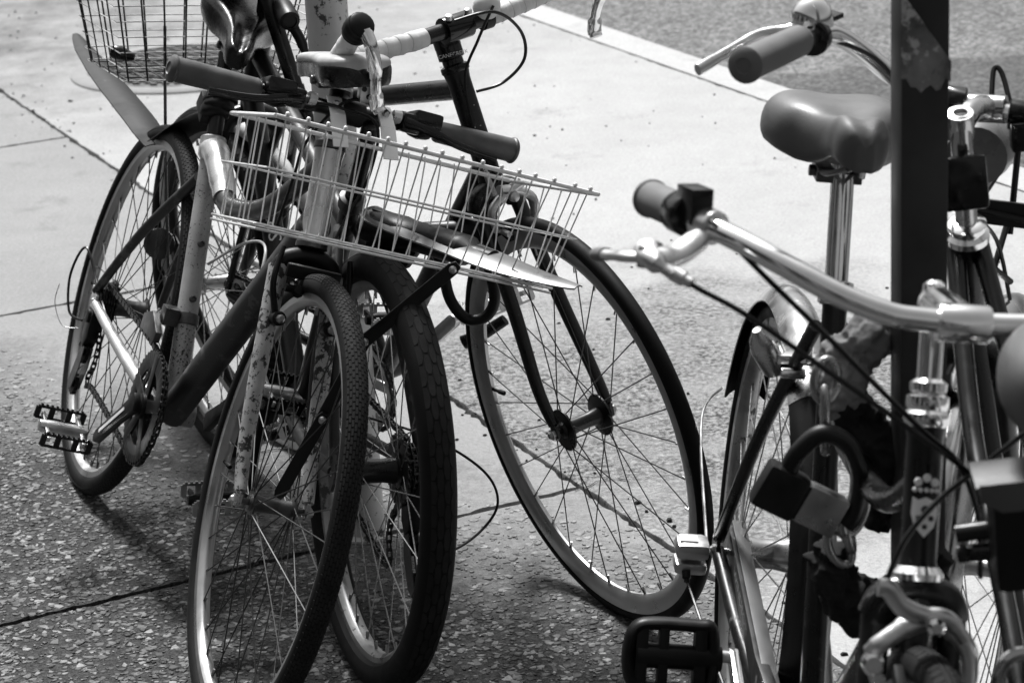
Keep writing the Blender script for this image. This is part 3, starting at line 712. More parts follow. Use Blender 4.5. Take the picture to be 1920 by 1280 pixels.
    mb.lathe([(-.008, .022), (.010, .022)], ring_c, (0, 1, 0), 20); cs = obj('chainset', mb, 'black_plastic', B, bevel=.0006)
    mb = MB(); gear(mb, ring_c + V((0, .009, 0)), (0, 1, 0), .078, 38, .003, .8); obj('inner_chainring', mb, 'greasy_steel', cs)
    e1 = BB + V((-.135, -.074, -.105)); mb = MB(); crank_arm(mb, BB + V((0, -.068, 0)), e1); obj('crank_arm', mb, 'black_plastic', cs, bevel=.003)
    mb = MB(); dd = (e1 - BB - V((0, -.068, 0))).normalized(); mb.box((BB + V((0, -.068, 0))).lerp(e1, .5) + V((0, -.0075, 0)), (.12, .0014, .006), dd, (0, 1, 0)); obj('crank_stripe', mb, 'letter_white', cs)
    e2 = BB + V((.135, .074, .105)); mb = MB(); crank_arm(mb, BB + V((0, .068, 0)), e2); obj('crank_arm', mb, 'black_plastic', cs, bevel=.003)
    pedal_cage(B, e1 + V((0, -.062, 0)), (.97, 0, -.24), (0, 1, 0), metal='gloss_plastic', body='aluminium'); pedal_cage(B, e2 + V((0, .062, 0)), (.97, 0, -.24), (0, 1, 0), metal='gloss_plastic', body='aluminium')
    cy = -.046
    chain('chain', [(.02, cy, .383), (.20, cy, .385), (.40, cy, .382), (.50, cy, .362), (.538, cy, .29), (.50, cy, .215), (.44, cy, .193), (.38, cy, .198), (.20, cy, .205), (.07, cy, .205), (.045, cy, .20), (.035, cy, .215), (.05, cy, .24), (.045, cy, .275), (.02, cy, .30), (-.03, cy, .315), (-.047, cy, .345), (-.03, cy, .375), (.02, cy, .383)], B, -1)
    derailleur(B, MX.Translation((.004, -.056, .318)) @ MX.Rotation(.25, 4, 'Y'))
    mb = MB(); c = BB.lerp(ST, .33); d = (ST - BB).normalized(); mb.lathe([(-.010, .021), (.010, .021)], c, d, 20); mb.box(c + V((0, -.03, .002)), (.030, .026, .03)); mb.prism([(-.05, -.012), (.05, -.03), (.055, -.012), (0, .022), (-.05, .014)], c + V((-.01, -.052, -.02)), (1, 0, .2), (0, 0, 1), .012); obj('front_derailleur', mb, 'dark_steel', B, bevel=.002)
    cable('gear_cable', B, [(.10, -.05, .325), (-.03, -.062, .375), (-.095, -.082, .42), (-.112, -.092, .36), (-.075, -.085, .30), (-.04, -.066, .296)], .0024)
    cable('cable_end', B, [(-.02, -.075, .285), (-.04, -.10, .28), (-.075, -.115, .31), (-.08, -.115, .345)], .0008, 'steel')
    cable('brake_cable', B, [BB.lerp(ST, .55) + V((.012, .02, 0)), (.43, .045, .60), (.52, .05, .61), (.58, .03, .52), (.60, .01, .49)], .0024, 'cable_white')
    # seat post, saddle, torn wrapping, kinked mudguard
    sp_d = (ST - BB).normalized(); mb = MB(); mb.rod(ST - sp_d * .02, ST + sp_d * .155, .0136, 16); obj('seat_post', mb, 'black_paint', B)
    saddle(B, .205, .952, RAD(15), [(-.125, .045, -.004), (-.11, .068, .004), (-.07, .080, .008), (-.02, .070, .006), (.03, .044, .002), (.08, .028, -.002), (.125, .024, -.006), (.150, .017, -.010), (.156, .007, -.018)], 'black_leather', drop=.030, skirt=.035, groove=.012, yaw=RAD(-14))
    mb = MB(); P = ST + sp_d * .035
    for k in range(4):
        mb.lathe([(0, .020 + .004 * (k % 2)), (.006, .027 + .003 * (k % 3)), (.02, .026), (.027, .021)], P + sp_d * .013 * k + V((.004 * (k % 2), .003 * k - .004, 0)), sp_d + V((.12 * (k - 1.5), .1 * (k % 2) - .05, 0)), 11)
    mb.box(P + V((-.03, -.004, .01)), (.06, .045, .03), (.8, 0, -.35)); obj('torn_wrapping', mb, 'mudguard_black', B, bevel=.004)
    mb = MB()
    def blade(P, Wd, D, th=.0022):
        P = spline(P, 8); vs = []; fs = []; m = len(P); K = 8
        for i, p in enumerate(P):
            tdir = (P[min(i + 1, m - 1)] - P[max(i - 1, 0)]).normalized(); y = V((0, 1, 0)); nn = tdir.cross(y).normalized()
            if nn.z < 0 and abs(nn.z) > .3: nn = -nn
            s = i / (m - 1); w = Wd[min(len(Wd) - 1, int(s * (len(Wd) - 1)))]; w2 = Wd[min(len(Wd) - 1, int(s * (len(Wd) - 1)) + 1)]; u = s * (len(Wd) - 1) % 1; w = w + (w2 - w) * u
            for lay in (0, 1):
                for j in range(K + 1):
                    q = -1 + 2 * j / K; vs.append(p + y * (w * q) - nn * (D * abs(q) ** 2 * w / max(Wd) + lay * th))
        n = 2 * (K + 1)
        for i in range(m - 1):
            for j in range(K): fs += [(i * n + j, i * n + j + 1, (i + 1) * n + j + 1, (i + 1) * n + j), (i * n + K + 1 + j, (i + 1) * n + K + 1 + j, (i + 1) * n + K + 2 + j, i * n + K + 2 + j)]
            for j in (0, K): fs.append((i * n + j, (i + 1) * n + j, (i + 1) * n + K + 1 + j, i * n + K + 1 + j))
        for i in (0, m - 1):
            for j in range(K): fs.append((i * n + j, i * n + j + 1, i * n + K + 2 + j, i * n + K + 1 + j))
        mb.add(vs, fs)
    blade([(.165, 0, .765), (.04, 0, .718), (-.095, 0, .652)], [.018, .023, .027], .012); blade([(-.088, 0, .642), (-.32, 0, .664), (-.66, 0, .676), (-.99, 0, .688)], [.028, .036, .041, .041, .037, .028, .010], .016)
    obj('mudguard', mb, 'mudguard_plastic', B)
    # handlebar, stem, grips, levers
    bc = V((.852, 0, .905)); yl = lambda v, du=0, dw=0: V((.858 - .09 * v + du, v, .908 + .004 * (v > 0) + dw))
    mb = MB(); mb.tube(spline([yl(-.27), yl(-.15), yl(0), yl(.15), yl(.27)], 6), .0112, 14); bar = obj('handlebar', mb, 'black_paint', B)
    mb = MB(); mb.rod(H(.59), H(.63) + V((0, 0, 0)), .0165, 16); mb.tube([H(.615), V((.835, 0, .905)), yl(0)], [.017, .016, .018], 16); mb.lathe([(-.022, .019), (.022, .019)], yl(0), (0, 1, 0), 20); obj('stem', mb, 'dark_frame', B, bevel=.001)
    for sg in (-1, 1):
        grip('grip', B, yl(sg * .145), yl(sg * .285), .0165, 'grip_rubber', 0, 1.12)
        mb = MB(); mb.lathe([(0, .016), (.02, .019), (.03, .017), (.038, .015)], yl(sg * .138), (0, -sg, 0), 18); mb.box(yl(sg * .12, .006, .012), (.05, .045, .022), (1, 0, .3)); mb.box(yl(sg * .095, .012, .004), (.034, .03, .03), (1, 0, .1)); sh = obj('shifter', mb, 'gloss_plastic', bar, bevel=.005)
        mb = MB(); mb.lathe([(0, .010), (.012, .009)], yl(sg * .075, .01, .006), (0, -sg, 0), 8); mb.lathe([(0, .010), (.012, .009)], yl(sg * .075, .022, .010), (0, -sg, 0), 8); obj('cable_adjuster', mb, 'aluminium', sh)
        mb = MB(); mb.tube(spline([yl(sg * .085, .026, .006), yl(sg * .12, .050, .004), yl(sg * .17, .056, -.006), yl(sg * .235, .052, -.012)], 6), [.0085, .007, .006, .006], 10, flat=.7); obj('brake_lever', mb, 'gloss_plastic', bar)
    for dv, du in ((0, .014), (.006, .022)):
        cable('brake_cable', B, [yl(-.06, du, .006), yl(-.03, .05, .010), yl(.03, .055, -.005), (.90, .045, .83), (.90, .03, .76), H(.42) + V((.045, .02 + dv, 0))], .0024)
        cable('gear_cable', B, [yl(.06, du, .010), yl(.02, .05, .024), yl(-.025, .04, .018), (.86, -.05, .85), (.82, -.04, .79), (.78, -.03, .70)], .0024)
    # basket
    Mb = MX.Translation((.925, .032, .876)) @ MX.Rotation(RAD(5.), 4, 'Z') @ MX.Rotation(RAD(-11), 4, 'Y')
    D1, W1, D0, W0, HH = .225, .512, .165, .470, .148
    mb = MB(Mb); rim = [(0, -W1 / 2 * .90, 0), (D1, -W1 / 2, 0), (D1, W1 / 2, 0), (0, W1 / 2 * .90, 0)]
    mb.tube([rim[0], rim[1]], .0032, 8); mb.tube([rim[1], rim[2]], .0032, 8); mb.tube([rim[2], rim[3]], .0032, 8); mb.tube([rim[3], rim[0]], .0032, 8); bk = obj('basket', mb, 'wire_white', B)
    def bx(s, yy, zz):   # s 0 rear .. 1 front, yy -1..1, zz 0 top .. 1 bottom
        d0 = (1 - zz) * 0 + zz * (D1 - D0) * .35; d1 = (1 - zz) * D1 + zz * (D1 - (D1 - D0) * .65); w = (W1 * (.90 + .10 * s)) * (1 - zz) + W0 * zz
        return V((d0 + (d1 - d0) * s, yy * w / 2, -HH * zz))
    rnd = random.Random(5)
    def wire(pts, r=.00125):
        mb = MB(Mb); mb.tube(pts, r, 6); return obj('wire', mb, 'wire_white', bk)
    for i in range(17):
        yy = -.94 + 1.88 * i / 16 + rnd.uniform(-.012, .012); y2 = yy + rnd.uniform(-.02, .02)
        wire([bx(0, yy, -.03), bx(0, yy, 0) + V((.003, 0, 0)), bx(0, y2, .97), bx(.04, y2, 1), bx(.96, y2, 1), bx(1, y2, .97), bx(1, yy, 0) - V((.003, 0, 0)), bx(1, yy, -.03)])
        mb = MB(Mb); mb.sphere(bx(1, yy, -.035), .0036, 8); obj('wire_hook', mb, 'wire_white', bk)
    for s in (.2, .4, .6, .8): wire([bx(s, -1, 0), bx(s, -1, .97), bx(s, -.97, 1), bx(s, .97, 1), bx(s, 1, .97), bx(s, 1, 0)])
    for zz, r_ in ((.47, .0019), (.985, .0022), (1.03, .0022)):
        wire([bx(0, -1, zz), bx(1, -1, zz), bx(1, 1, zz), bx(0, 1, zz), bx(0, -1, zz)], r_)
    for v in (-.030, .050):
        mb = MB(); a = yl(v - .005, .018, .018); mid = V((.908, v - .002, .908)); c = V((.938, v + .006, .868)); X = V((0, 1, 0))
        for p, q in ((a, mid), (mid, c)): d = q - p; mb.box((p + q) / 2, (d.length + .003, .024, .0025), d, X)
        br = obj('basket_bracket', mb, 'white_bracket', bk, bevel=.0006)
        mb = MB(); mb.lathe([(0, .0058), (.004, .0055), (.006, .003)], a.lerp(mid, .35) + V((.002, 0, 0)), (1, 0, .3), 8); obj('bolt', mb, 'steel', br)
bike_a()

# ================================================================ black bicycle seen from behind, patterned rear tyre, far wire basket
def bike_b():
    B = bike('B', -.252, 3.436, 108.2, -7.2, 'black bicycle seen from behind with a fat patterned rear tyre and white saddle')
    R, r = .33, .026
    hub = V((1.05, 0, R)); A0, hx, S = steer(hub, RAD(70), .045, RAD(8)); H = lambda s: A0 + hx * s
    BB = V((.44, 0, .28)); ST = V((.20, 0, .70))
    mb = MB(); mb.rod(BB, H(.43), .019, 16); mb.rod(BB.lerp(ST, .90), H(.52), .016, 16); mb.lathe([(-.07, .020), (.08, .020)], H(.47), hx, 18); mb.rod(BB, ST, .016, 16); mb.lathe([(-.034, .021), (.034, .021)], BB, (0, 1, 0), 18)
    fr = obj('frame', mb, 'dark_frame', B)
    text_on('lettering', 'SPI', .034, BB.lerp(H(.43), .55), (H(.43) - BB), V((-1, .1, .6)), .0193, 'letter_white', fr, 1.2)
    for sg in (-1, 1):
        mb = MB(); mb.tube(spline([BB.lerp(ST, .88) + V((-.01, sg * .014, 0)), (.09, sg * .050, .52), (-.005, sg * .067, .345)], 8), [.0095, .0080], 12)
        mb.tube(spline([BB + V((-.02, sg * .022, 0)), (.22, sg * .052, .30), (0, sg * .067, .332)], 8), [.012, .009], 12)
        mb.prism([(-.022, .022), (.012, .012), (.016, -.004), (0, -.03), (-.014, -.012)], (0, sg * .068, R), (1, 0, 0), (0, 0, 1), .005)
        obj('rear_stays', mb, 'grey_frame', fr)
    fork(B, S, H(.39), hub, 'black_paint', (.014, .010), spread=.048, bend=.01, drop=.052)
    wheel('front_wheel', B, S @ MX.Translation(hub), R, .024, 'dirty_rim', 'rubber', 'spoke_steel', 32, 'rib', hubw=.06, axle=.060)
    rw = wheel('rear_wheel', B, MX.Translation((0, 0, R)), R, r, 'dirty_rim', 'dusty_rubber', 'spoke_steel', 32, 'plates', hubw=.064, axle=.070, hubr=.021, flange=.030, hubmat='black_paint', rimw=.014, depth=.014)
    cassette(rw, -1, .034, (.056, .050, .045, .040, .035, .031, .027, .024))
    derailleur(B, MX.Translation((.0, -.058, .285)) @ MX.Rotation(.5, 4, 'Y'))
    cy = -.048
    ring_c = BB + V((0, -.050, 0)); mb = MB(); gear(mb, ring_c, (0, 1, 0), .088, 42, .003, .82)
    for i in range(4): q = pi / 2 * i + .4; e = V((cos(q), 0, sin(q))); mb.box(ring_c + e * .045, (.07, .005, .02), e, (0, 1, 0))
    cs = obj('chainset', mb, 'dark_steel', B, bevel=.0006)
    for sg in (-1, 1):
        e = BB + V((.04 * sg, sg * .074, -.165 * sg)); mb = MB(); crank_arm(mb, BB + V((0, sg * .068, 0)), e); obj('crank_arm', mb, 'black_plastic', cs, bevel=.003); pedal_cage(B, e + V((0, sg * .06, 0)))
    chain('chain', [(0, cy, .375), (.2, cy, .372), (.42, cy, .369), (.50, cy, .345), (.526, cy, .28), (.49, cy, .21), (.43, cy, .193), (.30, cy, .175), (.12, cy, .150), (.075, cy, .148), (.06, cy, .16), (.07, cy, .20), (.055, cy, .235), (.02, cy, .27), (-.02, cy, .29), (-.046, cy, .33), (-.03, cy, .365), (0, cy, .375)], B, -1)
    mb = MB(); mb.tube(spline([(-.02, -.075, .325), (-.075, -.080, .300), (-.095, -.082, .235), (-.075, -.080, .175), (-.025, -.072, .135)], 8), [.0095, .011, .0105, .0105, .010], 14, flat=1.); obj('derailleur_guard', mb, 'black_plastic', B)
    cable('gear_cable', B, [(.28, -.06, .32), (.16, -.135, .322), (.10, -.205, .285), (.095, -.232, .232), (.09, -.205, .187), (.05, -.14, .172), (.01, -.085, .20), (-.02, -.07, .26)], .0022)
    # low-rider light, reflector and brake behind the wheel
    for sg in (-1, 1):
        mb = MB(); piv = V((.215, sg * .052, .56)); top = V((.175, sg * .062, .655)); mb.tube(spline([piv, piv.lerp(top, .5) + V((-.01, sg * .01, 0)), top], 5), [.008, .005], 10); mb.lathe([(-.02, .006), (.016, .006)], piv + V((0, -sg * .018, .03)), (0, 1, 0), 10); obj('brake_arm', mb, 'dark_steel', fr)
    # post, saddle
    d = (ST - BB).normalized(); mb = MB(); mb.rod(ST - d * .03, ST + d * .15, .0135, 16); obj('seat_post', mb, 'black_paint', B)
    mb = MB(); mb.lathe([(-.018, .019), (-.016, .021), (.002, .021), (.004, .017)], ST, d, 18); obj('seat_collar', mb, 'dark_steel', fr)
    saddle(B, .165, .930, RAD(9), [(-.105, .016, -.012), (-.098, .034, -.004), (-.08, .048, .0), (-.05, .053, .002), (-.015, .044, .002), (.025, .031, .001), (.07, .023, 0), (.105, .019, -.002), (.118, .010, -.008)], 'dirty_leather', drop=.014, skirt=.008, side='black_leather', y=.045, yaw=RAD(10))
    mb = MB(); c = V((.085, .020, .888)); mb.box(c, (.020, .028, .030), (1, 0, .2)); tl = obj('tail_lamp', mb, 'aluminium', B, bevel=.006)
    for q in (-.008, 0, .008): mb = MB(); mb.lathe([(0, .0045), (.003, .0036)], c + V((-.0095, q, .006 - .012 * (q == 0))), (-1, 0, -.2), 12); obj('lens', mb, 'letter_dark', tl)
    # clip-on mudguard swung out to the right
    mb = MB(); P = spline([(.150, -.016, .700), (.13, -.027, .694), (.03, -.083, .690), (-.06, -.130, .684), (-.13, -.172, .676), (-.20, -.221, .669)], 7); vs = []; fs = []; K = 8; m = len(P)
    for i, p in enumerate(P):
        tdir = (P[min(i + 1, m - 1)] - P[max(i - 1, 0)]).normalized(); side = tdir.cross(V((0, 0, 1))).normalized(); up = side.cross(tdir); s = i / (m - 1); w = .020 + .020 * min(1, s * 3) if s < .6 else .040 * (1 - .75 * ((s - .6) / .4) ** 1.6)
        for lay in (0, 1):
            for j in range(K + 1): q = -1 + 2 * j / K; vs.append(p + side * w * q - up * (abs(q) ** 2 * w * .28 + lay * .0024))
    n = 2 * (K + 1)
    for i in range(m - 1):
        for j in range(K): fs += [(i * n + j, i * n + j + 1, (i + 1) * n + j + 1, (i + 1) * n + j), (i * n + K + 1 + j, (i + 1) * n + K + 1 + j, (i + 1) * n + K + 2 + j, i * n + K + 2 + j)]
        for j in (0, K): fs.append((i * n + j, (i + 1) * n + j, (i + 1) * n + K + 1 + j, i * n + K + 1 + j))
    for i in (0, m - 1):
        for j in range(K): fs.append((i * n + j, i * n + j + 1, i * n + K + 2 + j, i * n + K + 1 + j))
    mb.add(vs, fs); mg = obj('mudguard', mb, 'blade_grey', B)
    mb = MB(); Q = [p - V((0, 0, .030 - .022 * i / 22)) for i, p in enumerate(P[:23])]; mb.tube(Q, [.030, .034, .030, .016], 16, flat=.75, up=(0, 0, 1)); obj('mudguard_arm', mb, 'black_plastic', mg)
    mb = MB(); mb.prism([(-.03, -.035), (.05, -.045), (.075, -.01), (.06, .03), (-.02, .04)], (.13, -.030, .660), (-.8, -.55, .05), (0, 0, 1), .016); mb.lathe([(-.02, .012), (.02, .012)], (.15, -.028, .665), (0, 1, 0), 12); obj('mudguard_clamp', mb, 'black_plastic', mg, bevel=.004)
    mb = MB(); mb.lathe([(0, .006), (.005, .005)], (.112, -.052, .655), (-.3, -1, 0), 10); obj('bolt', mb, 'steel', mg)
    # handlebar, far basket with stays to the axle, lamp and reflector
    yl = lambda v: V((.90 - .06 * v, v + .01, 1.00)); mb = MB(); mb.tube([yl(-.29), yl(0), yl(.29)], .0112, 12); mb.rod(H(.50), H(.68), .014, 12); mb.rod(H(.67), yl(0), .016, 12); bar = obj('handlebar', mb, 'black_paint', B)
    for sg in (-1, 1): grip('grip', bar, yl(sg * .17), yl(sg * .29), .016, 'grip_rubber')
    Mb = MX.Translation((1.01, .025, .955)) @ MX.Rotation(RAD(8), 4, 'Z'); D, W1, W0, HH = .26, .44, .34, .238
    def bx(s, yy, zz): w = W1 + (W0 - W1) * zz; d = D * (1 - .2 * zz); return V((.0 + D * .12 * zz + d * s, yy * w / 2, -HH * zz))
    mb = MB(Mb); Q = [bx(0, -1, 0), bx(1, -1, 0), bx(1, 1, 0), bx(0, 1, 0)]
    for i in range(4): mb.tube([Q[i], Q[(i + 1) % 4]], .003, 8)
    bk = obj('basket', mb, 'wire_black', B)
    def wire(pts, r=.0014, mt='wire_black'): mb = MB(Mb); mb.tube(pts, r, 6); return obj('wire', mb, mt, bk)
    for i in range(10):
        yy = -.95 + 1.9 * i / 9; wire([bx(0, yy, 0), bx(0, yy, 1), bx(1, yy, 1), bx(1, yy, 0)], .0018)
    for s in (.15, .4, .65, .9): wire([bx(s, -1, 0), bx(s, -1, 1), bx(s, 1, 1), bx(s, 1, 0)], .0018)
    for zz in (.3, .42, .54, .66, .78, .9, 1.0): wire([bx(0, -1, zz), bx(1, -1, zz), bx(1, 1, zz), bx(0, 1, zz), bx(0, -1, zz)], .0012, 'wire_white')
    for sg, vv in ((1, .102), (-1, -.075)):
        mb = MB(); mb.tube(spline([(1.12, vv + .003, .80), (1.09, vv, .55), (1.04, vv - .004, .30)], 4), .0030, 8); obj('basket_stay', mb, 'dark_steel', bk)
    mb = MB(); mb.lathe([(-.03, .006), (-.012, .012), (0, .014), (.012, .012), (.016, .008)], (1.14, .185, .745), (.2, 1, .25), 12); obj('plug', mb, 'gloss_plastic', bk)
    mb = MB(); disc(mb, (1.08, .112, .398), (-.95, .2, .1), .029, .012, 28); rf = obj('reflector', mb, 'reflector', B)
    mb = MB(); mb.tube(spline([(1.085, .108, .372), (1.10, .104, .345), (1.08, .085, .325), (1.06, .065, .33)], 5), .0045, 8); obj('bracket', mb, 'black_plastic', rf)
    mb = MB(); mb.lathe([(-.03, .006), (-.024, .018), (0, .021), (.018, .018), (.026, .008)], (1.06, .078, .342), (-.6, .75, .1), 18); lp = obj('front_lamp', mb, 'lamp_grey', B)
bike_b()

# ================================================================ black drop-bar bicycle with pale taped handlebar
def bike_c():
    B = bike('C', -.4374, 4.4261, -54.55, -6.4, 'black racing bicycle with white taped drop handlebar and silver front rim')
    R, r = .335, .0125
    hub = V((.99, 0, R)); A0, hx, S = steer(hub, RAD(73), .045, RAD(-5.85)); H = lambda s: A0 + hx * s
    BB = V((.41, 0, .27)); ST = V((.275, 0, .765))
    mb = MB(); mb.rod(BB, H(.425), .018, 18); mb.rod(ST - V((-.006, 0, .03)), H(.545), .0165, 18); mb.rod(BB, ST, .0155, 16); mb.lathe([(-.034, .021), (.034, .021)], BB, (0, 1, 0), 18); fr = obj('frame', mb, 'black_paint', B)
    mb = MB(); mb.lathe([(0, .0205), (.01, .0185), (.16, .0185), (.172, .0205)], H(.40), hx, 22); ht = obj('head_tube', mb, 'black_paint', fr)
    for sg in (-1, 1):
        mb = MB(); mb.tube(spline([ST + V((-.01, sg * .012, -.035)), (.13, sg * .035, .56), (-.003, sg * .060, .345)], 8), [.0085, .0065], 12)
        mb.tube(spline([BB + V((-.02, sg * .02, 0)), (.2, sg * .045, .30), (0, sg * .060, R)], 8), [.011, .008], 12)
        obj('rear_stays', mb, 'black_paint', fr)
    mb = MB(); mb.lathe([(0, .021), (.002, .0225), (.010, .0225), (.012, .018), (.0125, .0165), (.02, .0165), (.022, .0205), (.040, .0205), (.042, .0165), (.060, .0165)], H(.572), hx, 24); hs = obj('headset', mb, 'gloss_plastic', B)
    text_on('lettering', 'CANECREEK', .0085, H(.603), (.35, .93, .02), (.9, -.35, .1), .0209, 'letter_white', hs, 1.0)
    text_on('head_badge', 'W', .05, H(.50) + V((0, 0, 0)), -hx, (.9, .3, .2), .0188, 'letter_white', ht, 1.4)
    fork(B, S, H(.375), hub, 'black_paint', (.0125, .0085), spread=.034, bend=.004, drop=.050, crown_r=.018)
    wheel('front_wheel', B, S @ MX.Translation(hub), R, r, 'rim_silver', 'rubber', 'spoke_dark', 32, None, hubw=.068, flange=.034, axle=.060, hubr=.014, hubmat='black_paint', depth=.028, rimw=.0105, sp_r=.001)
    rw = wheel('rear_wheel', B, MX.Translation((0, 0, R)), R, .0145, 'rim_black', 'white_tyre', 'spoke_dark', 32, None, hubw=.070, flange=.030, axle=.064, hubr=.015, hubmat='black_paint', depth=.020, rimw=.0115)
    mb = MB(); gear(mb, (.41, -.045, .27), (0, 1, 0), .09, 44, .003, .8)
    for i in range(5): q = 2 * pi / 5 * i; e = V((cos(q), 0, sin(q))); mb.box(V((.41, -.045, .27)) + e * .045, (.08, .005, .02), e, (0, 1, 0))
    cs = obj('chainset', mb, 'aluminium', B, bevel=.0005)
    e1 = BB + V((.135, .072, .10)); mb = MB(); crank_arm(mb, BB + V((0, .060, 0)), e1); obj('crank_arm', mb, 'aluminium', cs, bevel=.003); pedal_cage(B, e1 + V((.012, .080, .006)), (.92, 0, .38), size=(.10, .095, .036), metal='aluminium', body='aluminium')
    e2 = BB + V((-.135, -.072, -.10)); mb = MB(); crank_arm(mb, BB + V((0, -.060, 0)), e2); obj('crank_arm', mb, 'aluminium', cs, bevel=.003); pedal_cage(B, e2 + V((0, -.062, 0)), (.92, 0, .38))
    mb = MB(); mb.tube(spline([e1 + V((-.03, .03, -.06)), e1 + V((0, .05, -.045)), e1 + V((.05, .07, -.012))], 5), [.013, .010], 10, flat=.5); obj('toe_strap', mb, 'black_leather', B)
    cassette(rw, -1, .040, (.036,), material='steel')
    chain('chain', [(0, -.045, .371), (.2, -.045, .366), (.41, -.045, .361), (.475, -.045, .335), (.501, -.045, .27), (.475, -.045, .206), (.41, -.045, .18), (.2, -.045, .24), (0, -.045, .30), (-.035, -.045, .335), (0, -.045, .371)], B, -1)
    # seat post and saddle
    d = (ST - BB).normalized(); mb = MB(); mb.rod(ST - d * .02, ST + d * .085, .0136, 16); obj('seat_post', mb, 'black_paint', B)
    saddle(B, .120, .985, RAD(0), [(-.115, .030, -.004), (-.10, .046, 0), (-.065, .052, .002), (-.02, .042, .002), (.03, .030, 0), (.08, .025, 0), (.112, .022, -.002), (.126, .012, -.010)], 'black_leather', drop=.026, skirt=.026)
    mb = MB(); mb.rod(ST + d * .07, V((.225, 0, .945)), .0136, 16); obj('seat_post_top', mb, 'black_paint', B)
    mb = MB(); mb.lathe([(-.045, .012), (-.03, .017), (.018, .0185), (.026, .017), (.028, .012), (.025, .011), (.025, 0)], (.290, 0, .893), (.9, -.35, -.2), 22); pl = obj('post_lamp', mb, 'black_plastic', B)
    mb = MB(); mb.tube(spline([(.292, 0, .885), (.312, .004, .855), (.324, .004, .826)], 5), [.012, .009, .007], 12); mb.box((.318, .0, .822), (.020, .016, .010)); obj('lamp_bracket', mb, 'black_plastic', pl, bevel=.002)
    # stem, bar, tape, levers, bell
    cl = V((.805, -.005, .945)); mb = MB(); mb.tube([H(.632), cl + V((-.008, 0, 0)), cl], [.0175, .0165, .018], 18); mb.lathe([(-.024, .0205), (.024, .0205)], cl, (0, 1, 0), 22); mb.lathe([(.0, .021), (.035, .021), (.037, .017)], H(.632) - hx * .02, hx, 20); st = obj('stem', mb, 'gloss_plastic', B, bevel=.001)
    for sg in (-1, 1):
        mb = MB(); mb.lathe([(0, .0055), (.007, .0055), (.008, .003)], cl + V((.012, sg * .018, .019)), (.3, 0, 1), 10); obj('bolt', mb, 'steel', st)
    for sg in (-1, 1):
        q = lambda x, y, z: V((x, sg * y - .005, z))
        P = spline([cl + V((0, sg * .024, 0)), q(.807, .08, .946), q(.805, .145, .949), q(.800, .188, .951), q(.806, .212, .955), q(.830, .218, .972), q(.858, .216, .996), q(.872, .215, 1.008)], 9)
        mb = MB(); rr = []
        for i in range(len(P)): rr.append(.0142 + .0010 * ((i * .37) % 1))
        mb.tube(P[6:], rr[6:], 18); hb = obj('bar_tape', mb, 'white_tape', B)
        mb = MB()
        L = 0; last = 0
        for i in range(7, len(P) - 1):       # overlapping turns of the tape
            L += (P[i] - P[i - 1]).length
            if L - last > .017:
                last = L; tdir = (P[i + 1] - P[i - 1]).normalized() + V((.18, .1 * sg, .12)); mb.lathe([(-.0010, .0146), (0, .0157), (.011, .0149), (.012, .0140)], P[i], tdir, 18)
        obj('tape_turn', mb, 'white_tape', hb)
        mb = MB(); mb.tube(P[:8], .0128, 16); obj('handlebar', mb, 'black_paint', B)
        mb = MB(); mb.tube(spline([q(.866, .215, 1.002), q(.876, .214, 1.012), q(.888, .213, 1.020)], 6), [.0195, .0215, .0205], 18); mb.lathe([(0, .0205), (.004, .0195), (.008, .014), (.009, .0)], q(.886, .213, 1.019), (.7, 0, .5), 18); hd = obj('brake_hood', mb, 'black_plastic', B)
        mb = MB(); mb.tube(spline([q(.892, .212, 1.012), q(.902, .212, .990), q(.900, .210, .955), q(.886, .206, .925), q(.878, .204, .895), q(.882, .203, .884)], 8), [.0085, .0080, .0080, .0070, .0090, .0080], 12, flat=1.35, up=(0, 1, 0)); obj('brake_lever', mb, 'chrome', hd)
    mb = MB(); bc = cl + V((.012, .055, .022)); mb.lathe([(-.014, .012), (-.012, .020), (0, .0215), (.010, .018), (.017, .010), (.019, .0)], bc, (.72, .0, .68), 24); bl = obj('bell', mb, 'white_leather', B)
    mb = MB(); mb.lathe([(-.008, .0185), (.008, .0185)], cl + V((0, .055, 0)), (0, 1, 0), 18); obj('bell_clamp', mb, 'black_plastic', bl)
    cable('brake_cable', B, [cl + V((.03, -.02, .02)), cl + V((.05, .04, .02)), (.83, .095, .915), (.815, .105, .865), (.80, .07, .835), (.79, .025, .832)], .0026); cable('brake_cable', B, [cl + V((.035, .05, .025)), (.835, .012, .925), (.826, -.016, .87), (.838, -.020, .78), H(.37) + V((.042, -.02, .04))], .0024)
    # front brake caliper
    c = H(.345) + V((.040, 0, .02)); mb = MB(S)
    for sg in (-1, 1):
        mb.tube(spline([c + V((.004, -sg * .02, .034)), c + V((0, sg * .012, .022)), c + V((0, sg * .036, .002)), c + V((0, sg * .034, -.03))], 6), [.0075, .008, .0075, .006], 10, flat=1.3)
        mb.lathe([(-.02, .0048), (.022, .0048)], c + V((-.004, sg * .023, -.035)), (1, 0, 0), 8)
    cp = obj('brake_caliper', mb, 'aluminium', B); mb = MB(S); mb.lathe([(0, .008), (.008, .008), (.010, .005)], c + V((.006, 0, .018)), (1, 0, .1), 12); mb.lathe([(0, .0055), (.05, .0045)], c + V((.004, -.03, .03)), (0, -.2, 1), 8); obj('bolt', mb, 'steel', cp)
    for sg in (-1, 1): mb = MB(S); mb.box(c + V((-.004, sg * .020, -.036)), (.045, .010, .011), (1, 0, -.3)); obj('brake_pad', mb, 'rubber', cp, bevel=.002)
bike_c()

